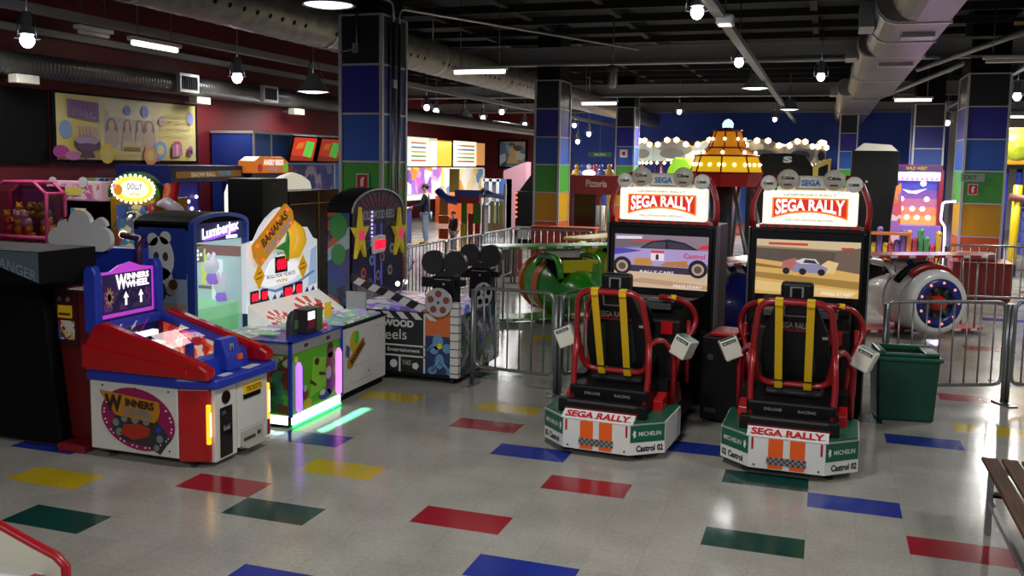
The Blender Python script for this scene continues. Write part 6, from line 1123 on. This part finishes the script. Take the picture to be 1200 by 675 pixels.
# ================================================================== FAR CENTRE: CAROUSEL
cx, cy = -3.62, 35.6; t = thing('carousel', 'large far carousel with bulb-edged picture panels below a dark roof', 'ride', (cx, cy, 0)); t.scale = (1, 1, .94); Rr = 3.5; NP = 14
crm = art('carousel_art', ['#8a8478', '#b0a890', '#6c6c64', '#c8bca0', '#5c5850', '#a08858', '#788078'], 1.6, .35); gm2 = mat('carousel_gold', '#c8983c', .35, .4); wb = emat('carousel_bulb', '#ffd9a0', 4)
for k in range(NP):
    a0, a1 = 2*PI*k/NP, 2*PI*(k+1)/NP; A = Vector((Rr*math.cos(a0), Rr*math.sin(a0), 0)); B_ = Vector((Rr*math.cos(a1), Rr*math.sin(a1), 0))
    n = 8; top = [A.lerp(B_, i/n)+Vector((0, 0, 3.12+.3*math.sin(PI*i/n))) for i in range(n+1)]; low = [A+Vector((0, 0, 2.62)), B_+Vector((0, 0, 2.62))]
    nr = ((A+B_)/2).normalized(); m = MB(crm).sheet(low+top[::-1], nr, .06); m.m(gm2).tube(top, .05, 5).tube([A+Vector((0, 0, 2.62)), A+Vector((0, 0, 3.15))], .05, 5).m(mat('panel_dark', '#4c4840', .5)).sheet([A.lerp(B_, .5)+nr*.07+Vector((0, 0, 2.9))+(B_-A).normalized()*.5*math.cos(q*PI/8)+Vector((0, 0, .18*math.sin(q*PI/8))) for q in range(16)], nr, .01); m.build('rounding_board', t)
    if math.sin((a0+a1)/2) < .35:
        for i in range(1, n, 2): MB(wb).ball(top[i]+nr*.1, .11, 6).build('bulb', t)
        for i in range(5): MB(wb).ball(A.lerp(B_, (i+.5)/5)+nr*.05+Vector((0, 0, 2.55)), .07, 5).build('lower_bulb', t)
    MB(mat('carousel_rose', '#a86878', .4)).tube([A*.9+Vector((0, 0, .3)), A*.9+Vector((0, 0, 2.6))], .05, 6).build('pole', t)
MB(mat('canopy_dark', '#1c2420', .7)).lathe([(Rr, 3.12), (2.2, 3.35), (.2, 3.6), (.001, 3.6)], (0, 0, 0), 28).build('canopy', t); MB(mat('drum_blue', '#3a5ca8', .4, emit=.1)).lathe([(1.0, .3), (1.0, 2.8)], (0, 0, 0), 20).build('centre_drum', t); MB(mat('deck_red', '#80302c', .5)).lathe([(.001, .3), (Rr, .3), (Rr, .02)], (0, 0, 0), 28).build('platform', t)
t = thing('lime_slide_top', 'lime green peaked roof of a small ride behind the left racing header', 'play equipment', (-2.95, 20.1, 0)); W(MB(emat('lime_roof', '#8cc830', .3)).prism([(-3.32, 1.98), (-2.62, 1.98), (-2.7, 2.25), (-2.85, 2.46), (-3.1, 2.48), (-3.22, 2.25)], 'y', 20.0, 20.6, .03), 'roof', t); W(MB(lime).box(-3.25, 20.1, .02, -3.15, 20.5, 2.0).box(-2.8, 20.1, .02, -2.7, 20.5, 2.0), 'post', t)
# black cabinets behind the right machine
t = thing('racing_cabinet', 'black cabinet back with a pale logo and yellow edge, above the right racing header', 'arcade machine', (-1.0, 24.6, 0)); W(MB(dblack).prism([(-1.95, .02), (-.35, .02), (-.35, 2.35), (-.55, 2.62), (-1.0, 2.66), (-1.6, 2.64), (-1.95, 2.4)], 'y', 24.6, 25.2, .03).m(mat('logo_pale', '#a8a8a4', .5)).text('S', (-.95, 24.56, 2.5), PX, UP, .22, .16, .05), 'body', t); W(MB(mat('edge_yellow', '#a8942c', .4)).prism([(-.3, 1.7), (.05, 1.7), (.1, 2.55), (-.1, 2.5), (-.35, 2.35)], 'y', 24.6, 25.0, .02).m(dblack).prism([(-.2, 1.85), (0, 1.85), (.02, 2.4), (-.2, 2.3)], 'y', 24.55, 24.6), 'yellow_edge', t)
t = thing('tall_black_cabinet', 'tall plain black cabinet right of the right racing machine', 'cabinet', (1.1, 23.5, 0)); W(MB(dblack).box(.55, 23.3, .02, 1.58, 24.2, 2.72, .02).m(grey).disc((.9, 23.3, 2.0), .03, NY, .01, 8), 'body', t); W(MB(offw).prism([(.6, 2.72), (1.55, 2.72), (1.4, 2.86), (.8, 2.9)], 'y', 23.4, 24.0), 'top_board', t)
t = thing('bird_shooting_game', 'violet and orange lit target game below a red framed sign, left of the right-hand column', 'arcade machine', (2.2, 25.9, 0)); gy = 25.6
W(MB(mat('game_red', '#a01c38', .4)).box(1.55, gy, .02, 1.66, gy+.8, 2.4).box(2.7, gy, .02, 2.8, gy+.8, 2.4).box(1.55, gy, 2.3, 2.8, gy+.8, 2.42), 'side_frame', t)
m = MB(mat('sign_plum', '#4c2460', .4)).box(1.6, gy-.04, 2.26, 2.76, gy+.1, 2.4).m(mat('sign_gold', '#b09838', .4, emit=.2)).text('WILD WEST', (2.15, gy-.05, 2.33), PX, UP, .5, .08, .03); W(m, 'top_sign', t)
m = MB(emat('lit_lilac', '#d8c8f8', 1.1)).box(1.62, gy-.02, 2.02, 2.72, gy+.1, 2.24).m(emat('lit_pink', '#b878d8', .7))
for k in range(9): m.prism([(1.68+k*.115, 2.04), (1.76+k*.115, 2.04), (1.72+k*.115, 2.12)], 'y', gy-.03, gy-.02)
W(m, 'lit_band', t)
m = MB(emat('lilac_0', '#3848b0', .6)); cols = ['#e8a050', '#d88060', '#b06888', '#7c50a0', '#4848b0']
for k, c in enumerate(cols): m.m(emat('dusk_%d' % k, c, .6)).box(1.66, gy+.2, .9+k*.22, 2.7, gy+.25, 1.12+k*.22)
m.m(emat('bird_white', '#e8ecff', .9))
for x, z in ((1.85, 1.55), (2.45, 1.55), (1.85, 1.3), (2.12, 1.3), (2.36, 1.3), (1.75, 1.08), (2.0, 1.08), (2.24, 1.08), (2.5, 1.08)): m.disc((x, gy+.19, z), .07, NY, .01, 8)
m.prism([(1.85, 1.8), (2.1, 1.75), (2.45, 1.82), (2.2, 1.68), (2.0, 1.7)], 'y', gy+.17, gy+.19).disc((2.35, gy+.19, 1.95), .08, NY, .01, 8); W(m, 'target_wall', t); W(MB(emat('game_base', '#8068c0', .35)).box(1.6, gy-.5, .02, 2.75, gy+.2, .9), 'counter', t)
t = thing('coloured_counter_games', 'low cluster of yellow and violet game parts before the target game', 'arcade machine', (1.6, 22, 0)); gy = 22.0
for k in range(14): x = .9+k*.12; c = random.choice(['#b8942c', '#6c4c98', '#a83850', '#9c9ca8', '#3c7c4c', '#c87838']); z = random.uniform(.55, .95); W(MB(mat('bit_'+c[1:], c, .4)).box(x, gy, .02, x+.1, gy+.3, z, .02).m(MATS['bit_'+c[1:]]).ball((x+.05, gy+.05, z+.03), .07, 8), 'game_piece', t)
W(MB(mat('shelf_orange', '#a8642c', .4)).box(.75, gy-.2, .86, 1.75, gy, .92), 'shelf', t)
t = thing('orange_side_board', 'curved orange and violet picture board beside the tall black cabinet', 'board', (1.75, 23, 0)); W(MB(art('board_purple', ['#c87838', '#8858a0', '#c8a8b0', '#a86838', '#b04858'], 4, .1)).prism([(1.42, .02), (1.6, .02), (1.66, 1.4), (1.62, 2.0), (1.52, 1.9), (1.46, 1.3)], 'y', 22.8, 23.0), 'panel', t)
t = thing('neon_outline', 'tall wavy white violet neon tube left of the right-hand column', 'neon light', (2.1, 18.7, 0)); W(MB(emat('neon_violet', '#e8ccff', 2.2)).tube(fillet([(2.3, 18.85, 1.72), (2.08, 18.85, 1.7), (2.06, 18.85, 1.35), (2.14, 18.85, 1.25), (2.16, 18.85, .5), (2.08, 18.85, .34)], .06), .022, 8), 'neon_tube', t); W(MB(dgrey).box(2.18, 18.87, .02, 2.26, 18.91, 1.7).box(2.0, 18.78, 0, 2.4, 18.98, .03), 'stand', t)
l = bpy.data.lights.new('lamp_light', 'POINT'); l.energy = 10; l.color = (.8, .6, 1); o = bpy.data.objects.new('lamp_light', l); COL.objects.link(o); o.parent = t; o.location = (0, -.15, 1)
# playground at right edge
t = thing('play_tower', 'yellow play tower panel with clear bubble window on blue posts at right edge', 'play equipment', (4, 22.4, 0)); gy = 22.3
W(MB(mat('tower_panel', '#c8901c', .35)).box(3.32, gy, 2.42, 4.6, gy+.8, 3.22, .05), 'panel', t); W(MB(mat('bubble', '#a8b828', .08, coat=.5, emit=.15)).lathe([(.3, 0), (.27, -.1), (.15, -.19), (.001, -.22)], (3.82, gy, 2.82), 20, Matrix(((1, 0, 0), (0, 0, 1), (0, 1, 0)))), 'bubble_window', t)
for x in (3.68, 3.95): W(MB(mat('post_blue', '#1c2c80', .35)).cyl((x, gy+.2, .02), (x, gy+.2, 2.42), .06, 10), 'post', t)
W(MB(mat('tube_yellow', '#d8b818', .35)).tube([(3.85, gy-.15, .3), (3.88, gy-.15, 2.0)], .09, 10), 'yellow_tube', t)
for k in range(5): W(MB(mat('block_blue', '#4c58b0', .4)).box(4.0, gy-.1, .5+k*.26, 4.45, gy+.3, .72+k*.26, .02), 'blue_block', t)
W(MB(mat('brown_log', '#5a2c20', .5)).cyl((3.7, gy-.3, 1.75), (4.5, gy-.3, 1.65), .08, 8), 'log', t)
W(MB(dblack).box(3.3, gy, 2.34, 4.6, gy+.8, 2.42), 'base_plate', t)

# ------------------------------------------------------------------ pieces that belong to a part of their thing
SUB = {'screen': 'cabinet', 'header_trim': 'cabinet', 'steering_wheel': 'dashboard', 'headrest': 'seat', 'lettering': 'chassis', 'top_strip': 'bumper', 'pictogram': 'plate', 'film_magazine': 'film_camera', 'emblem': 'body', 'score_display': 'board_face',
       'header_bulb': 'oval_header', 'play_lamp': 'playfield', 'spinner': 'playfield', 'display': 'housing', 'printed_sheet': 'frame', 'banana': 'board_artwork', 'plank_sign': 'board_artwork', 'front_artwork': 'console', 'side_jungle': 'console', 'ticket_tray': 'ticket_door',
       'lit_sign': 'front_frame', 'face': 'body', 'hair': 'body', 'bubble_window': 'panel', 'banana_logo': 'body', 'target_bulb': 'back_wall', 'air_hole': None, 'diffuser': 'lamp_shade', 'star': 'board_face', 'radial_engine': 'engine_cowl', 'windscreen': 'fuselage', 'stripe': 'fuselage', 'cockpit': 'fuselage'}
for root in [o for o in COL.objects if o.parent is None and o.type == 'EMPTY']:
    kids = list(root.children); by = {}
    for k in kids: by.setdefault(k.name.split('.')[0], k)
    for k in kids:
        p = SUB.get(k.name.split('.')[0])
        if p and p in by and by[p] is not k: k.parent = by[p]
